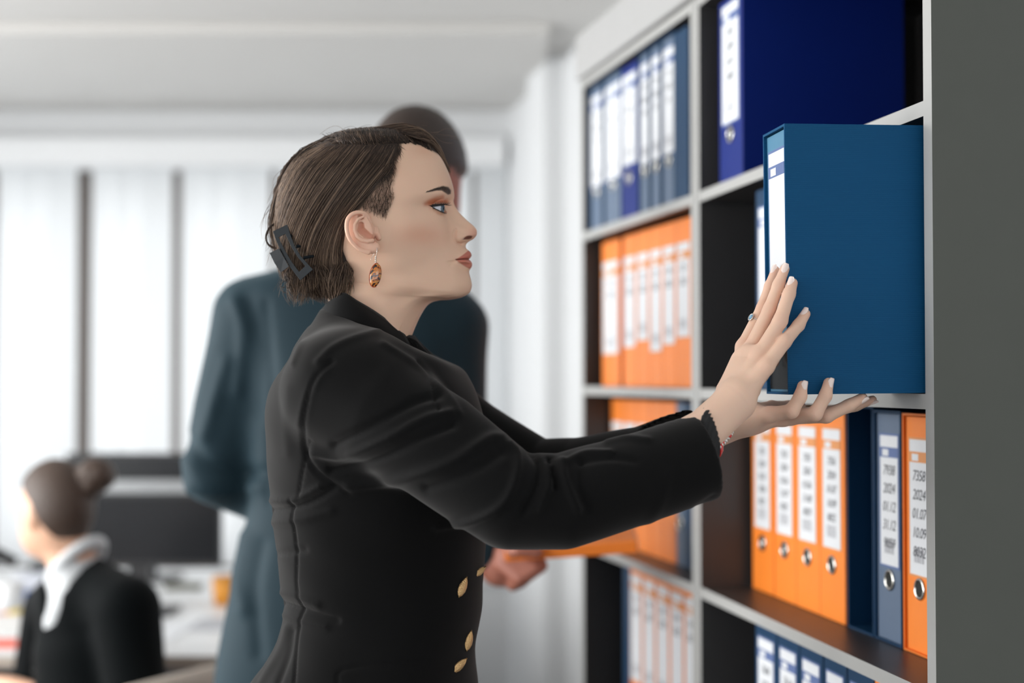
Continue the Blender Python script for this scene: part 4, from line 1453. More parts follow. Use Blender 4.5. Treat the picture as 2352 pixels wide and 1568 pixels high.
# far (left) hand: palm up under the box, two fingertips up its side
LH = {
    'pinky': (J((1770, 952, 1.668), (1818, 944, 1.645), (1838, 911, 1.644), (1843, 886, 1.646)), [17.5, 16.4, 14.6, 12.0]),
    'ring': (J((1800, 960, 1.690), (1872, 950, 1.653), (1896, 909, 1.651), (1903, 879, 1.653)), [17.5, 16.6, 14.4, 12.0]),
    'middle': (J((1815, 958, 1.712), (1898, 955, 1.680), (1950, 931, 1.678), (1981, 913, 1.678)), [17, 16, 14, 11.4]),
    'index': (J((1815, 950, 1.734), (1900, 948, 1.722), (1965, 931, 1.712), (2004, 918, 1.708)), [16.5, 15, 12.6, 10]),
    'thumb': (J((1735, 945, 1.740), (1772, 935, 1.775), (1810, 932, 1.792), (1842, 932, 1.798)), [20, 15, 12, 9]),
}
LW_, LF1, LF2 = P(1716, 960, 1.705), P(1640, 990, 1.735), P(1400, 1090, 1.82)


def hand_fn(Hd, wr, f1, f2, flat, palm=None):
    def fn(p):
        d = None
        for nme, (pts, rs_) in Hd.items():
            yy = [q[1] for q in pts]
            rr = [pxr(r, y) for r, y in zip(rs_, yy)]
            # finger with slightly thicker joints
            e = chain(p, pts, rr, .004)
            # metacarpal to the wrist
            mc = cone(p, pts[0], np.array(wr) + (pts[0] - np.array(wr)) * .08, rr[0] * (1.02 if nme != 'thumb' else 1.0), .0155)
            e = smin(e, mc, .006)
            d = e if d is None else smin(d, e, .0035)
        fa = chain(p, [np.array(wr), np.array(f1), np.array(f2)], [.0225, .0240, .030], flat=flat)
        d = smin(d, fa, .016)
        if palm is not None:
            d = smin(d, cone(p, palm[0], palm[1], palm[2], palm[3], palm[4]), .008)
        return d
    return fn


def hand_mesh(Hd, wr, f1, f2, flat, palm=None, h=.0014):
    allp = np.concatenate([v[0] for v in Hd.values()] + [np.array([wr, f1])])
    lo, hi = allp.min(0) - .035, allp.max(0) + .03
    V, Q = surfnet(hand_fn(Hd, wr, f1, f2, flat, palm), lo, hi, h)
    return V, Q


rV, rQ = hand_mesh(RH, RW_, RF1, RF2, ((.55, .75, .35), .86), (np.array(P(1688, 905, 1.622)), np.array(P(1722, 836, 1.638)), pxr(46, 1.62), pxr(44, 1.63), ((.45, .85, .2), .45)))
lV, lQ = hand_mesh(LH, LW_, LF1, LF2, ((0, .1, 1), .84))


def hand_color(V, Hd):
    c = np.tile(np.array(srgb(233, 197, 174)), (len(V), 1))
    for nme, (pts, rs_) in Hd.items():
        for k, (q, s_) in enumerate(((pts[1], .010), (pts[2], .007), (pts[3], .009), (pts[0], .010))):
            g = np.exp(-(np.linalg.norm(V - q, axis=1) / s_) ** 2)[:, None] * (.26 if k != 2 else .38)
            c = c * (1 - g) + np.array(srgb(216, 146, 122)) * g
    return c


# knuckle creases pressed into the fingers
def creases(V, Q, Hd):
    N = vnormals(V, Q)
    for nme, (pts, rs_) in Hd.items():
        if nme == 'thumb': continue
        for k in (1, 2):
            ax = pts[k + 1] - pts[k - 1]; ax /= np.linalg.norm(ax)
            q = V - pts[k]
            al = q @ ax
            rad = np.linalg.norm(q - np.outer(al, ax), axis=1)
            near_ = (rad < .012)
            for o_ in (-.0022, 0, .0022):
                V = V - N * (np.exp(-((al - o_) / .0006) ** 2) * near_ * .00030)[:, None]
    return V


rV = creases(rV, rQ, RH); lV = creases(lV, lQ, LH)

# torso and arms under the clothes, legs
TB = np.array([(790, 745, 925, .09), (830, 712, 960, .13), (860, 670, 1005, .150), (930, 645, 1070, .155), (1030, 645, 1085, .145), (1130, 650, 1088, .13), (1230, 662, 1078, .12),
               (1330, 678, 1070, .112), (1395, 684, 1066, .11), (1470, 670, 1062, .122), (1568, 615, 1062, .145), (1680, 590, 1068, .162), (1800, 600, 1050, .165)], float)
JK = np.array([(700, 745, 930, .060), (738, 722, 975, .080), (765, 706, 1000, .112), (795, 686, 1030, .152), (826, 674, 1052, .172), (857, 650, 1070, .178), (885, 633, 1086, .178), (930, 621, 1104, .175), (1030, 620, 1120, .163), (1130, 626, 1124, .149), (1165, 630, 1122, .146), (1230, 637, 1117, .139),
               (1330, 649, 1109, .130), (1395, 657, 1107, .128), (1430, 651, 1100, .131), (1470, 640, 1093, .138), (1520, 610, 1093, .150), (1568, 577, 1098, .164), (1640, 556, 1106, .178), (1760, 548, 1112, .186)], float)


def zof(v, y=YH):
    return np.array([P(1176, q, y).z for q in np.atleast_1d(v)])


def xof(u, v, y=YH):
    return np.array([P(a, b, y).x for a, b in zip(u, v)])


def stack_fn(T, n=2.25):
    z = zof(T[:, 0])[::-1]; xb = xof(T[:, 1], T[:, 0])[::-1]; xf = xof(T[:, 2], T[:, 0])[::-1]; hwd = T[::-1, 3]

    def fn(p):
        zz = np.clip(p[:, 2], z[0], z[-1])
        b = spline(z, xb, zz); f = spline(z, xf, zz); w = spline(z, hwd, zz)
        c, a = (b + f) / 2, (f - b) / 2
        k = ((np.abs(p[:, 0] - c) / a) ** n + (np.abs(p[:, 1] - YH) / w) ** n) ** (1 / n)
        d = (k - 1) * np.minimum(a, w) * .8
        return np.maximum(d, np.maximum(p[:, 2] - z[-1], z[0] - p[:, 2]))
    return fn


torso_fn, jack_fn = stack_fn(TB), stack_fn(JK)
RA = [P(800, 905, 1.612), P(985, 1010, 1.578), P(1172, 1142, 1.548), RF2]
LA = [P(880, 880, 1.92), P(1040, 1010, 1.925), P(1215, 1120, 1.885), LF2]
hipz = zof([1800])[0]
feet = [(P(835, 1500, YH).x, YH - .09, 0), (P(865, 1500, YH).x, YH + .09, 0)]
hip = [np.array([xof([825], [1750])[0], YH + s * .085, hipz + .06]) for s in (-1, 1)]


def bodylow_fn(p):
    d = torso_fn(p)
    for arm in (RA, LA):
        d = smin(d, chain(p, [np.array(q) for q in arm], [.046, .040, .036, .034]), .03)
    for s in (0, 1):
        kn = np.array([hip[s][0] + .02, hip[s][1], .50]); an_ = np.array([hip[s][0] - .02, hip[s][1], .09])
        d = smin(d, chain(p, [hip[s], kn, an_], [.078, .052, .038]), .03)
        d = smin(d, cone(p, an_ - (0, 0, .03), an_ + (.11, 0, -.055), .032, .026), .02)
    return d


bV, bQ = surfnet(bodylow_fn, (xof([560], [1000])[0] - .12, YH - .36, -.01), (RF2.x + .10, YH + .36, zof([690])[0] + .02), .008)
V, Q = join([(headV, headQ), (earW, eQn), (earF, eQn[:, ::-1]), (rV, rQ), (lV, lQ), (bV, bQ)])
bcol = np.concatenate([headC, earC, earC, hand_color(rV, RH), hand_color(lV, LH), np.tile(SKIN, (len(bV), 1))])
o = np_mesh('body', V, Q, M_skin, None, color=bcol)
child_world(o, woman); o['label'] = 'face in profile, neck and both hands'

# fingernails
M_nail = mat('pale_pink_nail', srgb(248, 228, 220), 0.22, coat=.5)


def nail(pts, r, normal, ln=.0125, wd=.0062):
    a, b = np.array(pts[2]), np.array(pts[3])
    d = (b - a) / np.linalg.norm(b - a)
    n_ = np.array(normal, float); n_ -= d * (n_ @ d); n_ /= np.linalg.norm(n_)
    s = np.cross(d, n_)
    c = b - d * (.0014)
    rows, cols = 9, 9
    V = []
    for i in range(rows):
        t = i / (rows - 1)
        wdt = wd * (math.sin(min(1, t * 2.2) * math.pi / 2) ** .6 if t < .45 else 1.0) * (1 - .42 * max(0, t - .72) / .28)
        for j in range(cols):
            x = (j / (cols - 1) - .5) * 2
            th = x * .95 * wdt / wd
            V.append(c + d * ((t - .42) * ln) + s * (math.sin(th) * r * .92) + n_ * (math.cos(th) * (r * .94 + .0009) - .0016 * (t - .4) ** 2))
    V = np.array(V); low = V - n_ * .0007
    i = np.arange(rows * cols).reshape(rows, cols)
    Q1 = np.stack([i[:-1, :-1], i[:-1, 1:], i[1:, 1:], i[1:, :-1]], -1).reshape(-1, 4)
    ring = list(i[0, :]) + list(i[1:, -1]) + list(i[-1, ::-1][1:]) + list(i[::-1, 0][1:-1])
    nn = rows * cols
    Q2 = np.array([(ring[k], ring[(k + 1) % len(ring)], ring[(k + 1) % len(ring)] + nn, ring[k] + nn) for k in range(len(ring))])
    VV = np.concatenate([V, low]); QQ = np.concatenate([Q1, Q1[:, ::-1] + nn, Q2])
    o = np_mesh('fingernail', VV, QQ, M_nail); child_world(o, woman)
    return o


for nme, nv in (('index', (-.80, -.60, .1)), ('middle', (-.25, -.96, .1)), ('ring', (-.70, -.70, .2)), ('pinky', (-.62, -.70, .30))):
    nail(RH[nme][0], pxr(RH[nme][1][3], 1.65), nv)
for nme, nv in (('pinky', (.42, -.90, .05)), ('ring', (.50, -.86, .0)), ('middle', (.35, -.62, -.75)), ('index', (.3, -.4, -.85))):
    nail(LH[nme][0], pxr(LH[nme][1][3], 1.65), nv)

# finger ring, bracelet
a, b = RH['index'][0][0], RH['index'][0][1]
t_ = .66
c = Vector(a + (b - a) * t_); ax = Vector(b - a).normalized()
x_ = ax.orthogonal().normalized(); y_ = ax.cross(x_)
rr_g = pxr(13.6, 1.68)
m = MB().tube([c + (x_ * math.cos(q) + y_ * math.sin(q)) * rr_g for q in np.linspace(0, 2 * math.pi, 28, endpoint=False)], .0007, 6, closed=True)
gdir = Vector((-.86, -.50, .05)); gdir = (gdir - ax * gdir.dot(ax)).normalized()
gc = c + gdir * (rr_g + .0015); gs = ax.cross(gdir)
m.tube([gc + (gs * math.cos(q) * .0032 + ax * math.sin(q) * .0042) for q in np.linspace(0, 2 * math.pi, 18, endpoint=False)], .0009, 6, closed=True)
o = m.build('finger_ring_band', M_silver, None, True); child_world(o, woman); o['label'] = 'thin silver ring with a pale blue stone'
m = MB()
tp = [gc + gdir * .0014 + (gs * math.cos(q) * .0018 + ax * math.sin(q) * .0025) for q in np.linspace(0, 2 * math.pi, 12, endpoint=False)]
bt = [gc - gdir * .0005 + (gs * math.cos(q) * .0029 + ax * math.sin(q) * .0039) for q in np.linspace(0, 2 * math.pi, 12, endpoint=False)]
m.add(tp + bt, [tuple(range(12))] + [(i, 12 + i, 12 + (i + 1) % 12, (i + 1) % 12) for i in range(12)])
o = m.build('ring_stone', mat('pale_blue_stone', srgb(120, 170, 200), .05, coat=1)); child_world(o, woman)
wc = P(1660, 1004, 1.592); wax = (RW_ - RF1).normalized()
wx = Vector((0, 1, 0)); wx = (wx - wax * wx.dot(wax)).normalized(); wy = wax.cross(wx)
wc = RF1 + (RW_ - RF1) * .34
m = MB(); mr_ = MB()
bpath = catmull([tuple(P(*q)) for q in ((1628, 1022, 1.560), (1640, 1029, 1.572), (1652, 1025, 1.582), (1664, 1014, 1.590), (1675, 1001, 1.602), (1681, 989, 1.618), (1668, 968, 1.628), (1640, 950, 1.628), (1606, 958, 1.616), (1588, 985, 1.594), (1598, 1012, 1.570), (1628, 1022, 1.560))], 42)[:-1]
for k, q in enumerate(bpath):
    p_ = Vector(q) + Vector((0, 0, .0012 * math.sin(k * 2.1)))
    bm = bmesh.new(); bmesh.ops.create_icosphere(bm, subdivisions=2, radius=.0021 if k % 3 else .0028)
    (mr_ if k % 5 == 0 else m).add([v_.co + p_ for v_ in bm.verts], [[l.index for l in f_.verts] for f_ in bm.faces]); bm.free()
o = m.build('bracelet', M_silver, None, True); child_world(o, woman); o['label'] = 'silver bead bracelet with a red charm'
M_red = mat('red_enamel', srgb(210, 30, 26), 0.2, coat=.5)
cp = P(1656, 1034, 1.584)
v, f = tube([cp + Vector((.0006, 0, .008)), cp + Vector((.0003, 0, .004)), cp, cp + Vector((-.0012, 0, -.007))], [.0012, .0024, .0026, .0008], 8)
mr_.add(v, f)
o = mr_.build('charm', M_red, None, True); child_world(o, woman)

# ------------------------------------------------------------------ blazer
cuffR = P(1619, 1046, 1.592); cuffRd = np.array((P(1660, 1030, 1.594) - P(1500, 1078, 1.580)).normalized())
cuffL = P(1600, 1010, 1.745); cuffLd = np.array((LF1 - LF2).normalized())
SRA = [np.array(q) for q in (P(782, 905, 1.622), P(880, 950, 1.602), P(1000, 1022, 1.582), P(1170, 1148, 1.552), P(1290, 1152, 1.556), P(1420, 1113, 1.568), P(1545, 1072, 1.582), P(1700, 1026, 1.597))]
SRR = [.060, .0625, .0600, .0535, .0520, .0505, .0492, .0488]
SLA = [np.array(q) for q in (P(880, 880, 1.905), P(960, 930, 1.925), P(1080, 1010, 1.925), P(1230, 1095, 1.890), P(1330, 1090, 1.86), P(1480, 1060, 1.80), P(1650, 1000, 1.735))]
SLR = [.060, .060, .056, .050, .048, .045, .044]


def sleeve(p, pts, rs_, cc, cd, r_in):
    d = chain(p, pts, rs_)
    q = p - np.array(cc)
    ax_ = q @ cd
    d = smax(d, ax_, .004)
    rad = np.linalg.norm(q - np.outer(ax_, cd), axis=1)
    bore = np.maximum(rad - r_in, -.06 - ax_)
    return smax(d, -bore, .003)


NKA = HW([738], [704], [0])[0]
_t = HW([985], [812], [0])[0] - NKA; _t /= np.linalg.norm(_t)
NKN = np.array([-_t[2], 0, _t[0]])


def jacket_fn(p):
    d = smax(jack_fn(p), (p - NKA) @ NKN, .006)
    # shoulder pads
    d = smin(d, ellipsoid(p, P(800, 862, 1.632), (.062, .060, .052)), .03)
    d = smin(d, ellipsoid(p, P(830, 850, 1.885), (.062, .060, .052)), .03)
    d = smin(d, sleeve(p, SRA, SRR, cuffR, cuffRd, .0435), .018)
    d = smin(d, sleeve(p, SLA, SLR, cuffL, cuffLd, .040), .018)
    # neck opening
    nk = cone(p, HW([862], [660], [0])[0], HW([880], [800], [0])[0], .046, .050)
    return smax(d, -nk, .008)


jz0 = zof([1745])[0]
jV, jQ = surfnet(jacket_fn, (xof([540], [1000])[0] - .02, YH - .30, jz0), (P(1660, 1000, 1.6).x + .03, YH + .30, zof([690])[0]), .0032, margin=1.7)
# folds, seams: ridge (+) or furrow (-) along traced lines, on the side towards the camera
FOLDS = [([(762, 828), (722, 872), (703, 930), (697, 985), (704, 1045), (735, 1090), (800, 1132)], 7, -2.6),
         ([(745, 850), (708, 905), (690, 975)], 14, 1.6),
         ([(722, 1040), (790, 1046), (880, 1012), (975, 962), (1035, 948)], 13, 4.0), ([(760, 1080), (850, 1062), (960, 1010), (1040, 975)], 12, -4.2),
         ([(770, 1020), (860, 975), (950, 925), (1010, 905)], 12, -3.4), ([(800, 1118), (930, 1100), (1040, 1060), (1120, 1010), (1150, 1008)], 16, 4.2),
         ([(980, 1120), (1080, 1085), (1150, 1040)], 14, -3.0), ([(1000, 1210), (1090, 1195), (1155, 1160), (1185, 1100), (1188, 1045), (1170, 1022)], 11, 4.4),
         ([(1200, 1180), (1228, 1120), (1236, 1070), (1222, 1040)], 9, -4.6), ([(1240, 1170), (1262, 1110), (1262, 1068)], 9, 3.6), ([(1262, 1052), (1268, 1080), (1276, 1120)], 6, -6.0),
         ([(1290, 1060), (1300, 1110), (1326, 1170)], 11, 4.2), ([(1335, 1062), (1330, 1120), (1350, 1170)], 10, -2.6), ([(1300, 1062), (1345, 1042), (1400, 1040)], 9, 3.6), ([(1330, 1062), (1400, 1052), (1460, 1058)], 10, -2.2),
         ([(1395, 1012), (1440, 1004), (1490, 1010)], 9, 2.4), ([(1480, 1220), (1520, 1150), (1535, 1080)], 14, 1.4), ([(1600, 1165), (1640, 1140)], 8, -1.5),
         ([(612, 1172), (660, 1168), (715, 1150), (765, 1122)], 9, -3.6), ([(618, 1150), (680, 1146), (735, 1118)], 10, 2.4), ([(625, 1200), (690, 1192), (760, 1175)], 12, 2.0),
         ([(636, 1272), (672, 1268), (700, 1262)], 8, -1.6), ([(645, 1382), (690, 1398), (730, 1412), (775, 1424)], 8, -3.6), ([(650, 1360), (690, 1372), (730, 1388)], 9, 2.2), ([(655, 1412), (700, 1428), (750, 1440)], 9, 2.2),
         ([(668, 1150), (676, 1215), (682, 1290), (682, 1350), (694, 1402), (684, 1470), (676, 1568)], 4, -1.7),
         ([(712, 1010), (698, 1075), (685, 1140)], 4, -1.4), ([(600, 1568), (640, 1500), (660, 1440)], 10, 2.2), ([(640, 1568), (664, 1500), (672, 1450)], 9, -2.2),
         ([(690, 745), (668, 790), (640, 850)], 9, -1.2), ([(705, 752), (690, 790), (672, 835)], 8, 1.8), ([(660, 890), (655, 960), (662, 1040)], 14, 1.0),
         ([(870, 760), (800, 780), (760, 800), (730, 830)], 10, 1.8), ([(880, 790), (960, 840), (1030, 910), (1055, 950)], 9, 2.2), ([(960, 830), (990, 870), (1008, 940)], 6, -2.2),
         ([(775, 1568), (782, 1540), (860, 1526), (980, 1518)], 4, -1.6)]
jN = vnormals(jV, jQ)
juv = proj(jV)
disp = np.zeros(len(jV))
facing = sstep(.25, -.25, jN[:, 1]) * (jV[:, 1] < YH - .02)
for line, wd_, amp in FOLDS:
    cl = catmull(line, 16)
    near_ = np.nonzero((facing > 0) & (juv > cl.min(0) - 3 * wd_).all(1) & (juv < cl.max(0) + 3 * wd_).all(1))[0]
    disp[near_] += amp * .00115 * np.exp(-(seg_dist(juv[near_], cl) / (wd_ * .82)) ** 2)
jV = jV + jN * (disp * facing)[:, None]
# faint overall unevenness
ph = np.sin(jV[:, 0] * 47 + jV[:, 2] * 31) * np.sin(jV[:, 1] * 39 - jV[:, 2] * 53) * .0008
jV = jV + jN * ph[:, None]
M_jacket = mat('black_suiting', (0.0040, 0.0040, 0.0042), 0.8, spec=0.09, sheen=0.12, sheen_tint=(.95, .92, .90), sheen_rough=.48, noise=(300, .12), bump=(1500, .06, .0003))
blz = np_mesh('blazer', jV, jQ, M_jacket); child_world(blz, woman); blz['label'] = 'black fitted double-breasted blazer'

# collar: a folded band round the neck that runs into the lapels
M_collar = mat('black_collar_cloth', (0.0038, 0.0038, 0.0040), 0.8, spec=0.09, sheen=0.08, sheen_rough=.55, noise=(300, .12))
def strip(rows_, name, thick_=.0022, n=40, material=None):
    """rows_: list of polylines (world) lofted into a solid cloth strip"""
    L = [catmull(np.array(r_), n) for r_ in rows_]
    K = len(L)
    ctrl_ = np.array(L)                                  # K, n, 3
    kk = np.linspace(0, K - 1, 4 * (K - 1) + 1)
    G = np.zeros((len(kk), n, 3))
    for c_ in range(3):
        for j_ in range(n):
            G[:, j_, c_] = spline(np.arange(K), ctrl_[:, j_, c_], kk)
    i = np.arange(len(kk) * n).reshape(len(kk), n)
    Vg = G.reshape(-1, 3); Qg = np.stack([i[:-1, :-1], i[:-1, 1:], i[1:, 1:], i[1:, :-1]], -1).reshape(-1, 4)
    o_ = np_mesh(name, Vg, Qg, material or M_collar)
    so = o_.modifiers.new('thickness', 'SOLIDIFY'); so.thickness = thick_; so.offset = 0
    return child_world(o_, woman)


def both(pts):
    """half curve from back mid-line to the front, mirrored through the mid-plane: far front -> back -> near front"""
    near_ = [HW([u], [v], [w])[0] for u, v, w in pts]
    far_ = [np.array([q[0], 2 * YH - q[1], q[2]]) for q in near_[1:]]
    return far_[::-1] + near_


top_ = both([(752, 700, 0), (758, 692, 40), (786, 672, 84), (822, 692, 100), (862, 716, 92), (900, 744, 72), (930, 770, 50)])
mid_ = both([(738, 716, 0), (744, 708, 48), (772, 694, 100), (815, 712, 122), (866, 744, 118), (908, 776, 92), (944, 800, 62)])
bot_ = both([(722, 742, 0), (727, 742, 56), (756, 742, 118), (806, 758, 146), (864, 782, 140), (915, 812, 108), (960, 838, 74)])
strip([top_, mid_, bot_], 'collar')
for s_ in (1, -1):
    def mk(pts):
        r_ = [HW([u], [v], [w])[0] for u, v, w in pts]
        return r_ if s_ > 0 else [np.array([q[0], 2 * YH - q[1], q[2]]) for q in r_]
    inner_ = mk([(935, 772, 48), (968, 820, 44), (1010, 890, 36), (1060, 985, 20), (1095, 1080, 4)])
    outer_ = mk([(952, 818, 92), (1008, 862, 104), (1052, 930, 98), (1084, 1010, 66), (1106, 1090, 24)])
    midl = [(np.array(a_) + np.array(b_)) / 2 + np.array([.008, -.004 * s_, .004]) for a_, b_ in zip(inner_, outer_)]
    strip([inner_, midl, outer_], 'lapel')
# lace top at the throat
M_lace = mat('black_lace', (0.010, 0.010, 0.011), .7, bump=(900, .6, .001))
top_l = both([(775, 735, 0), (782, 735, 40), (808, 738, 78), (856, 752, 84), (905, 764, 64), (936, 770, 36), (951, 771, 10)])
bot_l = both([(770, 800, 0), (778, 800, 44), (800, 806, 86), (860, 826, 96), (930, 840, 76), (985, 850, 44), (1012, 852, 12)])
strip([top_l, bot_l], 'lace_top', material=M_lace)
# lace edge of the cuff
m = MB()
cu = Vector(cuffRd); cx_ = Vector((0, 1, 0)); cx_ = (cx_ - cu * cx_.dot(cu)).normalized(); cy_ = cu.cross(cx_)
nl = 120
rows_l = []
fcen = P(1604, 996, 1.590)
fcen = fcen - cu * (fcen - cuffR).dot(cu)
for rr_l, off_l, mv_l in ((.0440, -.030, 0), (.0430, -.004, 0), (.0340, .004, .6), (.0272, .0115, 1)):
    ring_l = []
    for k in range(nl):
        q = 2 * math.pi * k / nl
        sc_l = (abs(math.sin(k * math.pi / 4)) * .0022 if off_l > .008 else 0) + (.0008 * math.sin(k * 1.7) if off_l > 0 else 0)
        ring_l.append(cuffR.lerp(fcen, mv_l) + (cx_ * math.cos(q) + cy_ * math.sin(q)) * (rr_l + .0008 * math.sin(k * math.pi / 2.5) * (off_l > 0)) + cu * (off_l + sc_l))
    rows_l.append(ring_l)
vv = [p_ for r_ in rows_l for p_ in r_]
m.add(vv, [(i * nl + k, i * nl + (k + 1) % nl, (i + 1) * nl + (k + 1) % nl, (i + 1) * nl + k) for i in range(3) for k in range(nl)])
child_world(m.build('lace_cuff', M_lace, None, True), woman)
# buttons: gold leaf shapes
M_gold = mat('antique_gold', (0.72, 0.46, 0.22), 0.32, metal=1.0, bump=(900, .8, .001))
jb = BVHTree.FromPolygons([Vector(q) for q in jV], [tuple(q) for q in jQ])
for (bx_, by_, an_, sc_) in ((1060, 1347, 62, 1.0), (1100, 1311, 25, .72), (1074, 1470, 72, .98), (1053, 1527, 32, .95)):
    o0 = Vector((0, 0, HC)); dv = (P(bx_, by_, 1.7) - o0).normalized()
    h_ = jb.ray_cast(o0, dv)
    if h_[0] is None: 
        h_ = jb.find_nearest(P(bx_, by_, 1.70))
    c_, nn_ = h_[0], h_[1]
    if nn_.dot(dv) > 0: nn_ = -nn_
    right = Vector((1, 0, 0)); upv = Vector((0, 0, 1))
    ld = (right * math.cos(math.radians(an_)) + upv * math.sin(math.radians(an_)))
    nn_ = (nn_ * .5 + Vector((.25, -.8, 0))).normalized()
    ld = (ld - nn_ * ld.dot(nn_)).normalized(); sd_ = nn_.cross(ld)
    V = []
    prof = [(-1, .02), (-.75, .42), (-.35, .72), (.1, .70), (.5, .50), (.8, .25), (1, .02)]
    for (t2, w2) in prof:
        for j_ in range(7):
            x2 = (j_ / 6 - .5) * 2
            V.append(c_ + nn_ * (.0015 + .0026 * (1 - x2 * x2) * (w2 + .2)) + ld * t2 * .0125 * sc_ + sd_ * (x2 * w2 * .0068 * sc_) + nn_ * (.0006 * math.cos(x2 * 12)))
    V = np.array([tuple(q) for q in V]); i = np.arange(49).reshape(7, 7)
    Q1 = np.stack([i[:-1, :-1], i[:-1, 1:], i[1:, 1:], i[1:, :-1]], -1).reshape(-1, 4)
    o_ = np_mesh('button', V, Q1, M_gold); so = o_.modifiers.new('thickness', 'SOLIDIFY'); so.thickness = .0016
    child_world(o_, woman); o_['label'] = 'gold leaf-shaped button'
# trousers and shoes
M_trouser = mat('black_trousers', (0.010, 0.010, 0.011), .7, sheen=.2, noise=(200, .1))
def trouser_fn(p):
    d = ellipsoid(p, (hip[0][0], YH, hipz + .05), (.125, .140, .14))
    for s in (0, 1):
        d = smin(d, chain(p, [hip[s], np.array([hip[s][0] + .02, hip[s][1], .5]), np.array([hip[s][0] - .02, hip[s][1], .06])], [.098, .078, .070]), .03)
    return np.maximum(d, .035 - p[:, 2])
tV_, tQ_ = surfnet(trouser_fn, (hip[0][0] - .25, YH - .28, .02), (hip[0][0] + .25, YH + .28, hipz + .25), .008)
child_world(np_mesh('trousers', tV_, tQ_, M_trouser), woman)
for s in (0, 1):
    base = np.array([hip[s][0] - .02, hip[s][1], 0])
    sh = lambda p: np.maximum(smin(chain(p, [base + (-.03, 0, .055), base + (.06, 0, .035), base + (.13, 0, .022)], [.040, .036, .026]), cone(p, base + (-.035, 0, .0), base + (-.035, 0, .05), .018, .03), .01), .001 - p[:, 2])
    sV_, sQ_ = surfnet(sh, base + (-.10, -.06, -.01), base + (.19, .06, .12), .005)
    child_world(np_mesh('shoe', sV_, sQ_, M_trouser), woman)

# ================================================================== the man behind her, seen from the back
YM = 2.68
man = empty('person', (P(800, 1200, YM).x, YM, 0))
tag(man, 'man in a teal suit standing with his back turned behind the woman', 'person')
M_teal = mat('teal_wool_suit', srgb(28, 48, 57), 0.7, spec=.2, sheen=.14, sheen_tint=(.55, .75, .85), noise=(120, .12), bump=(500, .08, .0006))
M_skin2 = mat('ruddy_skin', srgb(170, 108, 90), .5, sss=.1, noise=(40, .06))
M_hair2 = mat('short_dark_brown_hair', srgb(58, 46, 40), .5, noise=(160, .25), bump=(420, .5, .003))


def AP(*pts):
    return [np.array(P(a, b, c)) for a, b, c in pts]


def stackX(T, yc, n=2.3):
    z = np.array([P(1176, v, yc).z for v in T[:, 0]])[::-1]
    xl = np.array([P(u, v, yc).x for u, v in T[:, [1, 0]]])[::-1]; xr = np.array([P(u, v, yc).x for u, v in T[:, [2, 0]]])[::-1]; hd = T[::-1, 3]

    def fn(p):
        zz = np.clip(p[:, 2], z[0], z[-1])
        b = spline(z, xl, zz); f = spline(z, xr, zz); w = spline(z, hd, zz)
        c, a = (b + f) / 2, (f - b) / 2
        k = ((np.abs(p[:, 0] - c) / a) ** n + (np.abs(p[:, 1] - yc) / w) ** n) ** (1 / n)
        return np.maximum((k - 1) * np.minimum(a, w) * .8, np.maximum(p[:, 2] - z[-1], z[0] - p[:, 2]))
    return fn


MT = np.array([(572, 840, 935, .050), (598, 745, 962, .064), (618, 645, 988, .08), (645, 560, 1020, .10), (680, 530, 1062, .115), (720, 532, 1090, .12), (850, 560, 1070, .135), (1000, 572, 1055, .13), (1150, 575, 1045, .125), (1250, 556, 1055, .13), (1400, 522, 1075, .14), (1540, 497, 1085, .15), (1640, 490, 1088, .15)], float)
mt_fn = stackX(MT, YM)
mLA = AP((578, 735, YM), (525, 930, YM), (492, 1085, YM + .01), (610, 1140, YM + .12), (800, 1120, YM + .28))
mRA = AP((1032, 755, YM), (1046, 920, YM), (1040, 1130, YM - .02), (1105, 1262, YM - .10))


def mjacket_fn(p):
    d = mt_fn(p)
    d = smin(d, chain(p, mLA, [.072, .064, .060, .054, .046]), .03)
    d = smin(d, chain(p, mRA, [.070, .059, .055, .043]), .03)
    return d


V, Q = surfnet(mjacket_fn, np.array(P(400, 1650, YM)) - (.05, .35, .05), np.array(P(1180, 600, YM)) + (.05, .45, .05), .0085)
N = vnormals(V, Q); uvm = proj(V)
for line, wd_, amp in (([(430, 1010), (480, 1060), (560, 1080), (620, 1090)], 14, -9), ([(440, 1120), (500, 1130), (590, 1120)], 14, 7), ([(425, 1060), (470, 1100), (560, 1110)], 12, 6), ([(540, 690), (560, 760), (545, 900)], 16, 7), ([(570, 700), (600, 800), (590, 950)], 18, -6),
                       ([(520, 830), (490, 930), (470, 1000)], 15, 7), ([(560, 1230), (545, 1330), (560, 1400)], 15, 7), ([(600, 1250), (585, 1350), (595, 1500)], 16, -6), ([(610, 700), (625, 900), (620, 1150)], 12, -5)):
    V = V + N * (amp * .001 * np.exp(-(seg_dist(uvm, catmull(line, 14)) / wd_) ** 2) * sstep(.2, -.2, N[:, 1]))[:, None]
child_world(np_mesh('suit_jacket', V, Q, M_teal), man)

hc = np.array(P(958, 392, YM)); fd = np.array([.60, .80, 0]); fs = np.array([-.80, .60, 0])
Rm = np.stack([fd, fs, [0, 0, 1]], 1)
S2 = YM / F


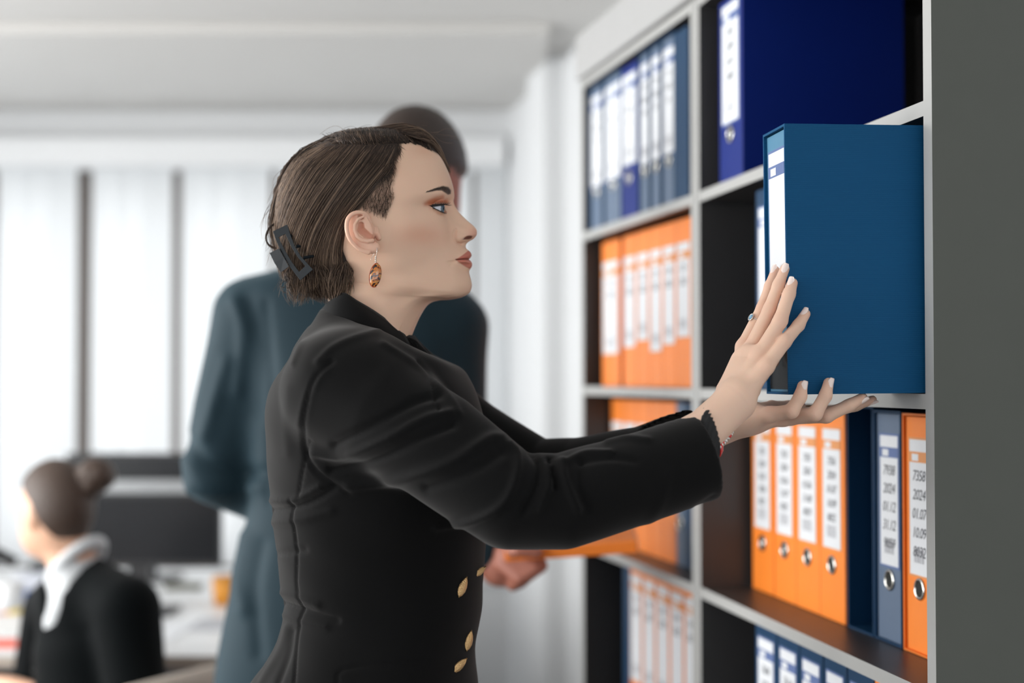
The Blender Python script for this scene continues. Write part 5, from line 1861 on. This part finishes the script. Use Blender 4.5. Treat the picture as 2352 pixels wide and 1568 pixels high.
def mhead_fn(p):
    d = ellipsoid(p, hc, (.098, .076, .112), Rm)
    d = smin(d, ellipsoid(p, hc + fd * .03 - np.array([0, 0, .075]), (.066, .055, .055), Rm), .03)          # jaw
    d = smin(d, cone(p, hc + fd * .095 - (0, 0, .005), hc + fd * .112 - (0, 0, .040), .008, .013), .012)     # nose
    d = smin(d, cone(p, hc + fd * .088 - (0, 0, .072), hc + fd * .090 - (0, 0, .10), .016, .018), .015)      # mouth, chin
    for s in (-1, 1):
        d = smin(d, ellipsoid(p, hc - fd * .005 + fs * s * .078 - (0, 0, .01), (.018, .010, .032), Rm), .006)  # ears
    d = smin(d, cone(p, hc - fd * .02 - (0, 0, .08), np.array(P(890, 625, YM)) + (0, .01, 0), .054, .060), .03)
    return d


mHand = AP((1105, 1268, YM - .10), (1150, 1300, YM - .10), (1190, 1302, YM - .10))
fing = [AP((1150, 1292, YM - .14), (1195, 1328, YM - .16), (1178, 1345, YM - .12)), AP((1165, 1284, YM - .14), (1214, 1318, YM - .16), (1196, 1338, YM - .12)), AP((1185, 1276, YM - .14), (1230, 1306, YM - .16), (1214, 1322, YM - .12)),
        AP((1200, 1272, YM - .13), (1244, 1298, YM - .15), (1228, 1312, YM - .12)), AP((1140, 1270, YM - .12), (1190, 1262, YM - .17), (1235, 1268, YM - .17))]


def mbody_fn(p):
    d = mhead_fn(p)
    d = smin(d, chain(p, AP((1040, 1120, YM - .02), (1105, 1262, YM - .10)), [.04, .030]), .02)
    h_ = chain(p, mHand, [.030, .038, .034])
    for f_ in fing:
        h_ = smin(h_, chain(p, f_, [.0135, .0125, .011]), .004)
    d = smin(d, h_, .01)
    d = smin(d, chain(p, AP((870, 700, YM), (830, 1000, YM), (810, 1500, YM)), [.07, .10, .10]), .05)
    d = smin(d, chain(p, mRA[:3], [.05, .045, .04]), .05)
    d = smin(d, chain(p, mLA, [.05, .045, .04, .036, .03]), .05)
    lh = mLA[-1] + np.array([.07, .05, .0])
    d = smin(d, cone(p, mLA[-1], lh, .034, .03), .02)
    return d


V, Q = surfnet(mbody_fn, np.array(P(440, 1560, YM)) - (.05, .32, .05), np.array(P(1280, 250, YM)) + (.05, .5, .05), .0065)
o = child_world(np_mesh('body', V, Q, M_skin2), man)


def mhair_fn(p):
    d = ellipsoid(p, hc + np.array([0, 0, .006]), (.108, .088, .118), Rm)
    q = (p - hc) @ Rm
    # hairline: cut away face and below the ears
    cut = np.maximum(-(q[:, 2] - (-.005 + .55 * np.maximum(0, q[:, 0] + .01))), -1)
    cut2 = (-.055 - q[:, 2])
    front = np.where(q[:, 0] > .0, -(q[:, 2] + .012), -(q[:, 2] + .062))
    return smax(d, front, .02)


V, Q = surfnet(mhair_fn, hc - .16, hc + .16, .006)
V = V + vnormals(V, Q) * (.0006 * np.sin(V[:, 0] * 310) * np.sin(V[:, 2] * 260 + V[:, 1] * 180))[:, None]
child_world(np_mesh('hair', V, Q, M_hair2), man)
for s in (-1, 1):
    c_ = hc + fd * .078 + fs * s * .030 + np.array([0, 0, -.018])
    e_v, e_q, _ = uvsphere((0, 0, 0), .012, 16, 12)
    o = np_mesh('eye', e_v @ Rm.T + c_, e_q, mat('plain_eye', (.5, .5, .5), .1)); child_world(o, man)
# shirt collar band, trousers, shoes
V, Q = surfnet(lambda p: np.maximum(np.abs(cone(p, np.array(P(905, 540, YM)), np.array(P(888, 610, YM)), .062, .066)) - .004, np.abs(p[:, 2] - P(895, 562, YM).z) - .022), np.array(P(895, 565, YM)) - .12, np.array(P(895, 565, YM)) + .12, .006)
child_world(np_mesh('shirt_collar', V, Q, mat('white_shirt', (.6, .62, .64), .7, noise=(80, .03))), man)
mx = P(800, 1500, YM).x


def mtr_fn(p):
    d = ellipsoid(p, (mx, YM, .92), (.19, .12, .15))
    for s in (-1, 1):
        d = smin(d, chain(p, [np.array([mx + s * .10, YM, .88]), np.array([mx + s * .11, YM + .01, .48]), np.array([mx + s * .12, YM, .05])], [.105, .085, .078]), .03)
    return np.maximum(d, .03 - p[:, 2])


V, Q = surfnet(mtr_fn, (mx - .4, YM - .25, 0), (mx + .4, YM + .25, 1.1), .012)
child_world(np_mesh('trousers', V, Q, M_teal), man)
for s in (-1, 1):
    base = np.array([mx + s * .12, YM, 0])
    sh = lambda p: np.maximum(chain(p, [base + (0, -.06, .045), base + (.01, .08, .04), base + (.02, .17, .032)], [.046, .045, .034]), .001 - p[:, 2])
    V, Q = surfnet(sh, base - (.08, .14, .01), base + (.1, .24, .12), .008)
    child_world(np_mesh('shoe', V, Q, mat('black_leather', (.012, .012, .012), .35)), man)
# the folder in his hand
fo = MB().box((0, 0, 0), (.235, .31, .022), bev=.003).build('orange_folder', M_file['orange'])
fo.location = P(1160, 1290, YM - .16); fo.rotation_euler = (math.radians(6), math.radians(-4), math.radians(-2))
tag(fo, 'flat orange folder held by the man, half hidden by the black sleeve', 'folder')
pg = MB().box((.004, .004, .004), (.2365, .306, .018)).build('page_block', M_pages, fo)

# ================================================================== the seated woman at the desk
YS = 3.32
sit = empty('person', (P(230, 1500, YS).x, YS, 0))
tag(sit, 'woman with a hair bun and dark jacket sitting at the desk', 'person')
M_skin3 = mat('fair_skin', srgb(222, 176, 148), .5, sss=.1, noise=(40, .04))
M_hair3 = mat('brown_bun_hair', srgb(70, 54, 45), .5, noise=(140, .25), bump=(300, .5, .003))
M_navy = mat('dark_navy_jacket', srgb(5, 9, 11), .8, spec=.08, sheen=.03, noise=(120, .1))
sc_ = np.array(P(128, 1165, YS)); sf = np.array([-.86, .50, 0]); ss = np.array([.50, .86, 0])
Rs = np.stack([sf, ss, [0, 0, 1]], 1)


def sbody_fn(p):
    d = ellipsoid(p, sc_, (.094, .072, .104), Rs)
    d = smin(d, ellipsoid(p, sc_ + sf * .032 - (0, 0, .07), (.060, .050, .052), Rs), .03)
    d = smin(d, cone(p, sc_ + sf * .09 - (0, 0, .012), sc_ + sf * .104 - (0, 0, .036), .007, .011), .010)
    d = smin(d, cone(p, sc_ + sf * .083 - (0, 0, .066), sc_ + sf * .084 - (0, 0, .095), .013, .015), .012)
    for s in (-1, 1):
        d = smin(d, ellipsoid(p, sc_ - sf * .004 + ss * s * .074 - (0, 0, .014), (.016, .009, .030), Rs), .005)
    d = smin(d, cone(p, sc_ - sf * .02 - (0, 0, .06), np.array(P(174, 1310, YS)), .046, .048), .025)
    d = smin(d, chain(p, AP((176, 1320, YS), (192, 1420, YS), (225, 1560, YS), (240, 1780, YS)), [.046, .07, .11, .12]), .05)
    d = smin(d, chain(p, AP((300, 1420, YS - .12), (310, 1640, YS - .14), (140, 1620, YS - .06), (20, 1580, YS + .02), (-30, 1575, YS + .05)), [.05, .042, .034, .028, .026]), .03)
    d = smin(d, chain(p, AP((110, 1400, YS + .17), (70, 1600, YS + .20), (-60, 1570, YS + .16)), [.05, .042, .03]), .03)
    for s in (-1, 1):
        hp = np.array(P(235, 1790, YS)) + ss * s * .10
        kn = hp + np.array([-.40, .14, -.02]); ft = kn + np.array([-.02, 0, -.40])
        ft[2] = .06
        d = smin(d, chain(p, [hp, kn, ft], [.085, .058, .042]), .03)
        d = smin(d, cone(p, ft, ft + np.array([-.13, .04, -.025]), .036, .028), .02)
    return np.maximum(d, .002 - p[:, 2])


V, Q = surfnet(sbody_fn, np.array(P(-120, 1900, YS)) * (1, 1, 0) - (.35, .40, 0), np.array(P(400, 1040, YS)) + (.05, .45, .05), .0085)
child_world(np_mesh('body', V, Q, M_skin3), sit)


def shair_fn(p):
    d = ellipsoid(p, sc_ + np.array([0, 0, .004]), (.100, .080, .110), Rs)
    q = (p - sc_) @ Rs
    edge = np.where(q[:, 0] > 0, -(q[:, 2] - .04 - .2 * q[:, 0]), -(q[:, 2] + .065 + .5 * q[:, 0] * 0))
    edge = -(q[:, 2] - np.interp(q[:, 0], [-.1, -.05, -.025, .0, .03, .06, .11], [-.085, -.07, -.03, .015, .038, .055, .075]))
    d = smax(d, edge, .012)
    bun = chain(p, AP((205, 1108, YS - .01), (222, 1092, YS - .02)), [.040, .043])
    d = smin(d, bun, .008)
    return d


V, Q = surfnet(shair_fn, sc_ - .17, sc_ + .20, .006)
bc = np.array(P(216, 1095, YS - .02))
ang = np.arctan2(V[:, 2] - bc[2], V[:, 0] - bc[0]); nb = np.exp(-(np.linalg.norm(V - bc, axis=1) / .05) ** 4)
V = V + vnormals(V, Q) * (.004 * np.sin(ang * 3 + np.linalg.norm(V - bc, axis=1) * 160) * nb)[:, None]
child_world(np_mesh('hair', V, Q, M_hair3), sit)
for s in (-1, 1):
    e_v, e_q, _ = uvsphere((0, 0, 0), .011, 16, 12)
    child_world(np_mesh('eye', e_v @ Rs.T + sc_ + sf * .086 + ss * s * .031, e_q, MATS['plain_eye']), sit)


def sjack_fn(p):
    d = chain(p, AP((190, 1390, YS), (215, 1500, YS), (245, 1760, YS)), [.105, .135, .150])
    d = smin(d, chain(p, AP((200, 1345, YS), (290, 1400, YS - .10), (320, 1640, YS - .13), (160, 1625, YS - .06)), [.065, .078, .064, .048]), .03)
    d = smin(d, chain(p, AP((170, 1350, YS), (120, 1400, YS + .16), (80, 1600, YS + .20), (0, 1585, YS + .18)), [.062, .070, .06, .045]), .03)
    # V neck
    vn = cone(p, np.array(P(150, 1260, YS - .02)), np.array(P(118, 1430, YS - .10)), .075, .006)
    return smax(d, -vn, .006)


V, Q = surfnet(sjack_fn, np.array(P(-60, 1790, YS)) - (.1, .40, .05), np.array(P(420, 1230, YS)) + (.05, .40, .05), .0085)
child_world(np_mesh('jacket', V, Q, M_navy), sit)
M_shirt = mat('white_shirt', (.6, .62, .64), .7)


ncx = np.array(P(176, 1280, YS)); zb_, zf_ = P(1, 1240, YS).z, P(1, 1350, YS).z
cring = []
for q in np.linspace(0, 2 * math.pi, 20):
    dv = -sf * math.cos(q) + ss * math.sin(q)
    pt = ncx + dv * .060; pt[2] = zf_ + (zb_ - zf_) * (.5 + .5 * math.cos(q))
    cring.append(pt)


def scoll_fn(p):
    d = chain(p, AP((174, 1322, YS), (182, 1390, YS), (195, 1450, YS), (200, 1520, YS)), [.066, .080, .10, .12])
    d = smin(d, chain(p, AP((165, 1360, YS - .05), (132, 1420, YS - .07), (128, 1470, YS - .06)), [.034, .030, .03]), .02)
    return smin(d, chain(p, cring, [.011] * 20, flat=((0, 0, 1), 1.5)), .010)


V, Q = surfnet(scoll_fn, np.array(P(60, 1600, YS)) - (.05, .25, .0), np.array(P(280, 1200, YS)) + (.08, .25, .05), .007)
child_world(np_mesh('shirt', V, Q, M_shirt), sit)

# ================================================================== desks and what stands on them
M_desk = mat('white_desk_top', (0.74, 0.75, 0.76), .35, noise=(10, .02))
M_desk_edge = mat('beige_edge_band', (0.42, 0.37, 0.32), .5)
M_leg = mat('grey_steel_leg', (0.10, 0.10, 0.11), .4, metal=.5)
DZ = .74


def desk(x0, x1, y0, y1, label):
    e = empty('desk', (x0, y0, 0))
    w, d = x1 - x0, y1 - y0
    MB().box((0, 0, DZ - .028), (w, d, DZ), mis=[1, 1, 1, 1, 0, 0]).build('desk_top', [M_desk, M_desk_edge], e)
    for a in (.05, w - .10):
        for b in (.05, d - .10):
            MB().box((a, b, 0), (a + .05, b + .05, DZ - .0285)).build('leg', M_leg, e)
    MB().box((.10, d - .06, .25), (w - .10, d - .04, DZ - .0285)).build('modesty_panel', M_leg, e)
    return tag(e, label, 'desk')


desk(-2.75, -0.62, 3.60, 4.42, 'white desk nearest the camera, where the bun-haired woman sits')
desk(-2.75, -0.62, 4.43, 5.25, 'white desk behind, pushed back to back with the near one')
M_black = mat('black_monitor_plastic', (0.016, 0.017, 0.019), .4, noise=(30, .08))
M_screen = mat('dark_screen', (0.012, 0.013, 0.015), .22)
M_alu = mat('silver_chin', (0.32, 0.33, 0.34), .35, metal=.4)


def monitor(cx, y, zb, zt, w, label, rz=0, chin=False):
    e = empty('monitor', (cx, y, DZ + .0005), rz)
    z0, z1 = zb - DZ, zt - DZ
    MB().box((-w / 2, -.012, z0), (w / 2, .012, z1), bev=.004).build('housing', M_black, e)
    MB().box((-w / 2 + .012, -.0135, z0 + (.045 if chin else .012)), (w / 2 - .012, -.0122, z1 - .012)).build('screen', M_screen, e)
    if chin: MB().box((-w / 2 + .002, -.0140, z0 + .002), (w / 2 - .002, -.0122, z0 + .043)).build('chin', M_alu, e)
    m = MB().box((-.03, .0125, .012), (.03, .035, z0 + .12)).box((-.11, -.07, 0), (.11, .09, .012), bev=.003); m.build('stand', M_black, e)
    return tag(e, label, 'monitor')


monitor(P(325, 1, 4.25).x, 4.25, P(1, 1297, 4.25).z, P(1, 1132, 4.25).z, .50, 'dark monitor standing lower, its corner beside the teal suit')
monitor(P(345, 1, 4.95).x, 4.95, P(1, 1131, 4.95).z, P(1, 1040, 4.95).z + .0, .56, 'dark monitor with a silver lower edge standing behind the other', chin=True)


def slab(name, px, py, w, d, h, m_, label, cat, y=None, rz=0, z=None, bev=.002):
    """a flat thing lying on the desk with its near edge at photo row py"""
    zt = DZ + .0006 if z is None else z
    yy = y or (HC - zt) * F / (py - 868)
    o = MB().box((-w / 2, 0, 0), (w / 2, d, h), bev=bev).build(name, m_)
    o.location = (P(px, py, yy).x, yy, zt); o.rotation_euler = (0, 0, rz)
    return tag(o, label, cat)


M_grey = mat('pale_grey_pad', (.45, .46, .49), .6)
slab('notepad', 485, 1445, .13, .19, .006, M_grey, 'pale grey notepad lying on the desk beside the teal jacket', 'notepad')
slab('pen_tray', 418, 1352, .12, .05, .018, mat('olive_tray', (.12, .12, .09), .5), 'small dark tray below the monitor', 'tray')
slab('paper_sheet', 300, 1470, .21, .297, .002, M_paper, 'white sheet of paper between the seated woman and notepad', 'paper', bev=0)
slab('red_folder', 20, 1484, .34, .10, .006, mat('coral_red_card', srgb(226, 92, 66), .5), 'coral red folder lying near the desk edge', 'folder')
b = slab('storage_box', 82, 1383, .16, .10, .040, mat('deep_blue_box', srgb(6, 62, 128), .5), 'deep blue box on the desk in front of the seated woman\'s chin', 'box')
slab('white_carton', 85, 1352, .16, .09, .045, mat('carton_white', (.5, .52, .58), .6), 'grey-white carton resting on the deep blue box', 'box', y=b.location.y + .004, z=b.location.z + .0405)


def lathe(name, prof, m_, n=24, parent=None):
    V = [(r * math.cos(2 * math.pi * k / n), r * math.sin(2 * math.pi * k / n), z) for r, z in prof for k in range(n)]
    Fc = [(i * n + k, i * n + (k + 1) % n, (i + 1) * n + (k + 1) % n, (i + 1) * n + k) for i in range(len(prof) - 1) for k in range(n)]
    return mesh_obj(name, V, Fc, m_, parent, True)


def place(o, px, py):
    y = (HC - DZ) * F / (py - 868)
    o.location = (P(px, py, y).x, y, DZ + .0006)
    return o


cup = place(lathe('cup', [(.001, 0), (.032, 0), (.038, .05), (.040, .085), (.037, .085), (.034, .01), (.001, .008)], mat('amber_cup', srgb(236, 160, 60), .4)), 516, 1385)
tag(cup, 'amber yellow cup at the right end of the desk', 'cup')
mug = place(lathe('mug', [(.001, 0), (.040, 0), (.042, .09), (.038, .09), (.036, .01), (.001, .008)], M_white_plastic), 22, 1400)
tag(mug, 'white mug standing on the desk at the left edge', 'mug')
org = empty('desk_organiser', place(mug, 22, 1400).location); place(org, 25, 1445)
MB().box((-.07, -.04, 0), (.07, .04, .004)).box((-.07, -.04, .004), (.07, -.037, .05)).box((-.07, .037, .004), (.07, .04, .05)).box((-.07, -.037, .004), (-.067, .037, .05)).box((.067, -.037, .004), (.07, .037, .05)).build('tray', mat('clear_grey_tray', (.55, .56, .55), .3), org)
for k, (x, c) in enumerate(((-.05, (70, 150, 90)), (-.02, (226, 120, 90)), (.012, (220, 190, 60)), (.042, (190, 190, 70)))):
    MB().box((x - .012, -.03, .0045), (x + .012, .03, .040 + .008 * (k % 3)), bev=.002).build('sticky_note_pad', mat('sticky_%d' % k, srgb(*c), .6), org)
tag(org, 'clear tray of coloured note pads in front of the white mug', 'organiser')
# desk lamp with a dark arm, far left
lp = empty('desk_lamp', (0, 0, 0)); yl = 4.1
lp.location = (P(-60, 1, yl).x, yl, DZ + .0006)
lathe('base', [(.001, 0), (.08, 0), (.08, .012), (.03, .02), (.001, .02)], M_black, parent=lp)
MB().tube([(0, 0, .02), (-.06, 0, .12), (0, 0, .225)], .008, 8).build('arm', M_black, lp)
MB().tube([(-.03, -.01, .24), (.06, -.01, .205), (.14, -.01, .175)], [.018, .022, .012], 10).build('lamp_head', M_black, lp, True)
tag(lp, 'black desk lamp with a drooping head at the left edge', 'lamp')
ph = slab('desk_phone', 100, 1322, .10, .12, .05, M_black, 'black desk phone below the seated woman\'s chin', 'phone')
# chairs
M_beige = mat('beige_upholstery', (.52, .46, .40), .8, noise=(60, .08), bump=(300, .2, .001))


def office_chair(x, y, rz, label, m_up, back_top):
    e = empty('office_chair', (x, y, 0), rz)
    MB().box((-.24, -.24, .42), (.24, .24, .495), bev=.03).build('seat', m_up, e, True)
    MB().box((-.22, .22, .52), (.22, .275, back_top), bev=.025).build('backrest', m_up, e, True)
    MB().tube([(0, .25, .44), (0, .285, .50), (0, .28, .60)], .02, 8).build('back_bracket', M_leg, e)
    MB().tube([(0, 0, .08), (0, 0, .425)], .03, 12).build('gas_column', M_leg, e)
    for k in range(5):
        a = 2 * math.pi * k / 5
        l_ = MB().tube([(0, 0, .085), (.28 * math.cos(a), .28 * math.sin(a), .062)], [.022, .014], 8).build('base_arm', M_leg, e)
        MB().tube([(.28 * math.cos(a) - .012, .28 * math.sin(a), .028), (.28 * math.cos(a) + .012, .28 * math.sin(a), .028)], .0275, 12).build('caster', M_black, l_)
    return tag(e, label, 'chair')


sx = P(240, 1700, YS)
office_chair(sx.x + .02, YS, math.radians(-120), 'beige upholstered office chair under the seated woman', M_beige, .79)
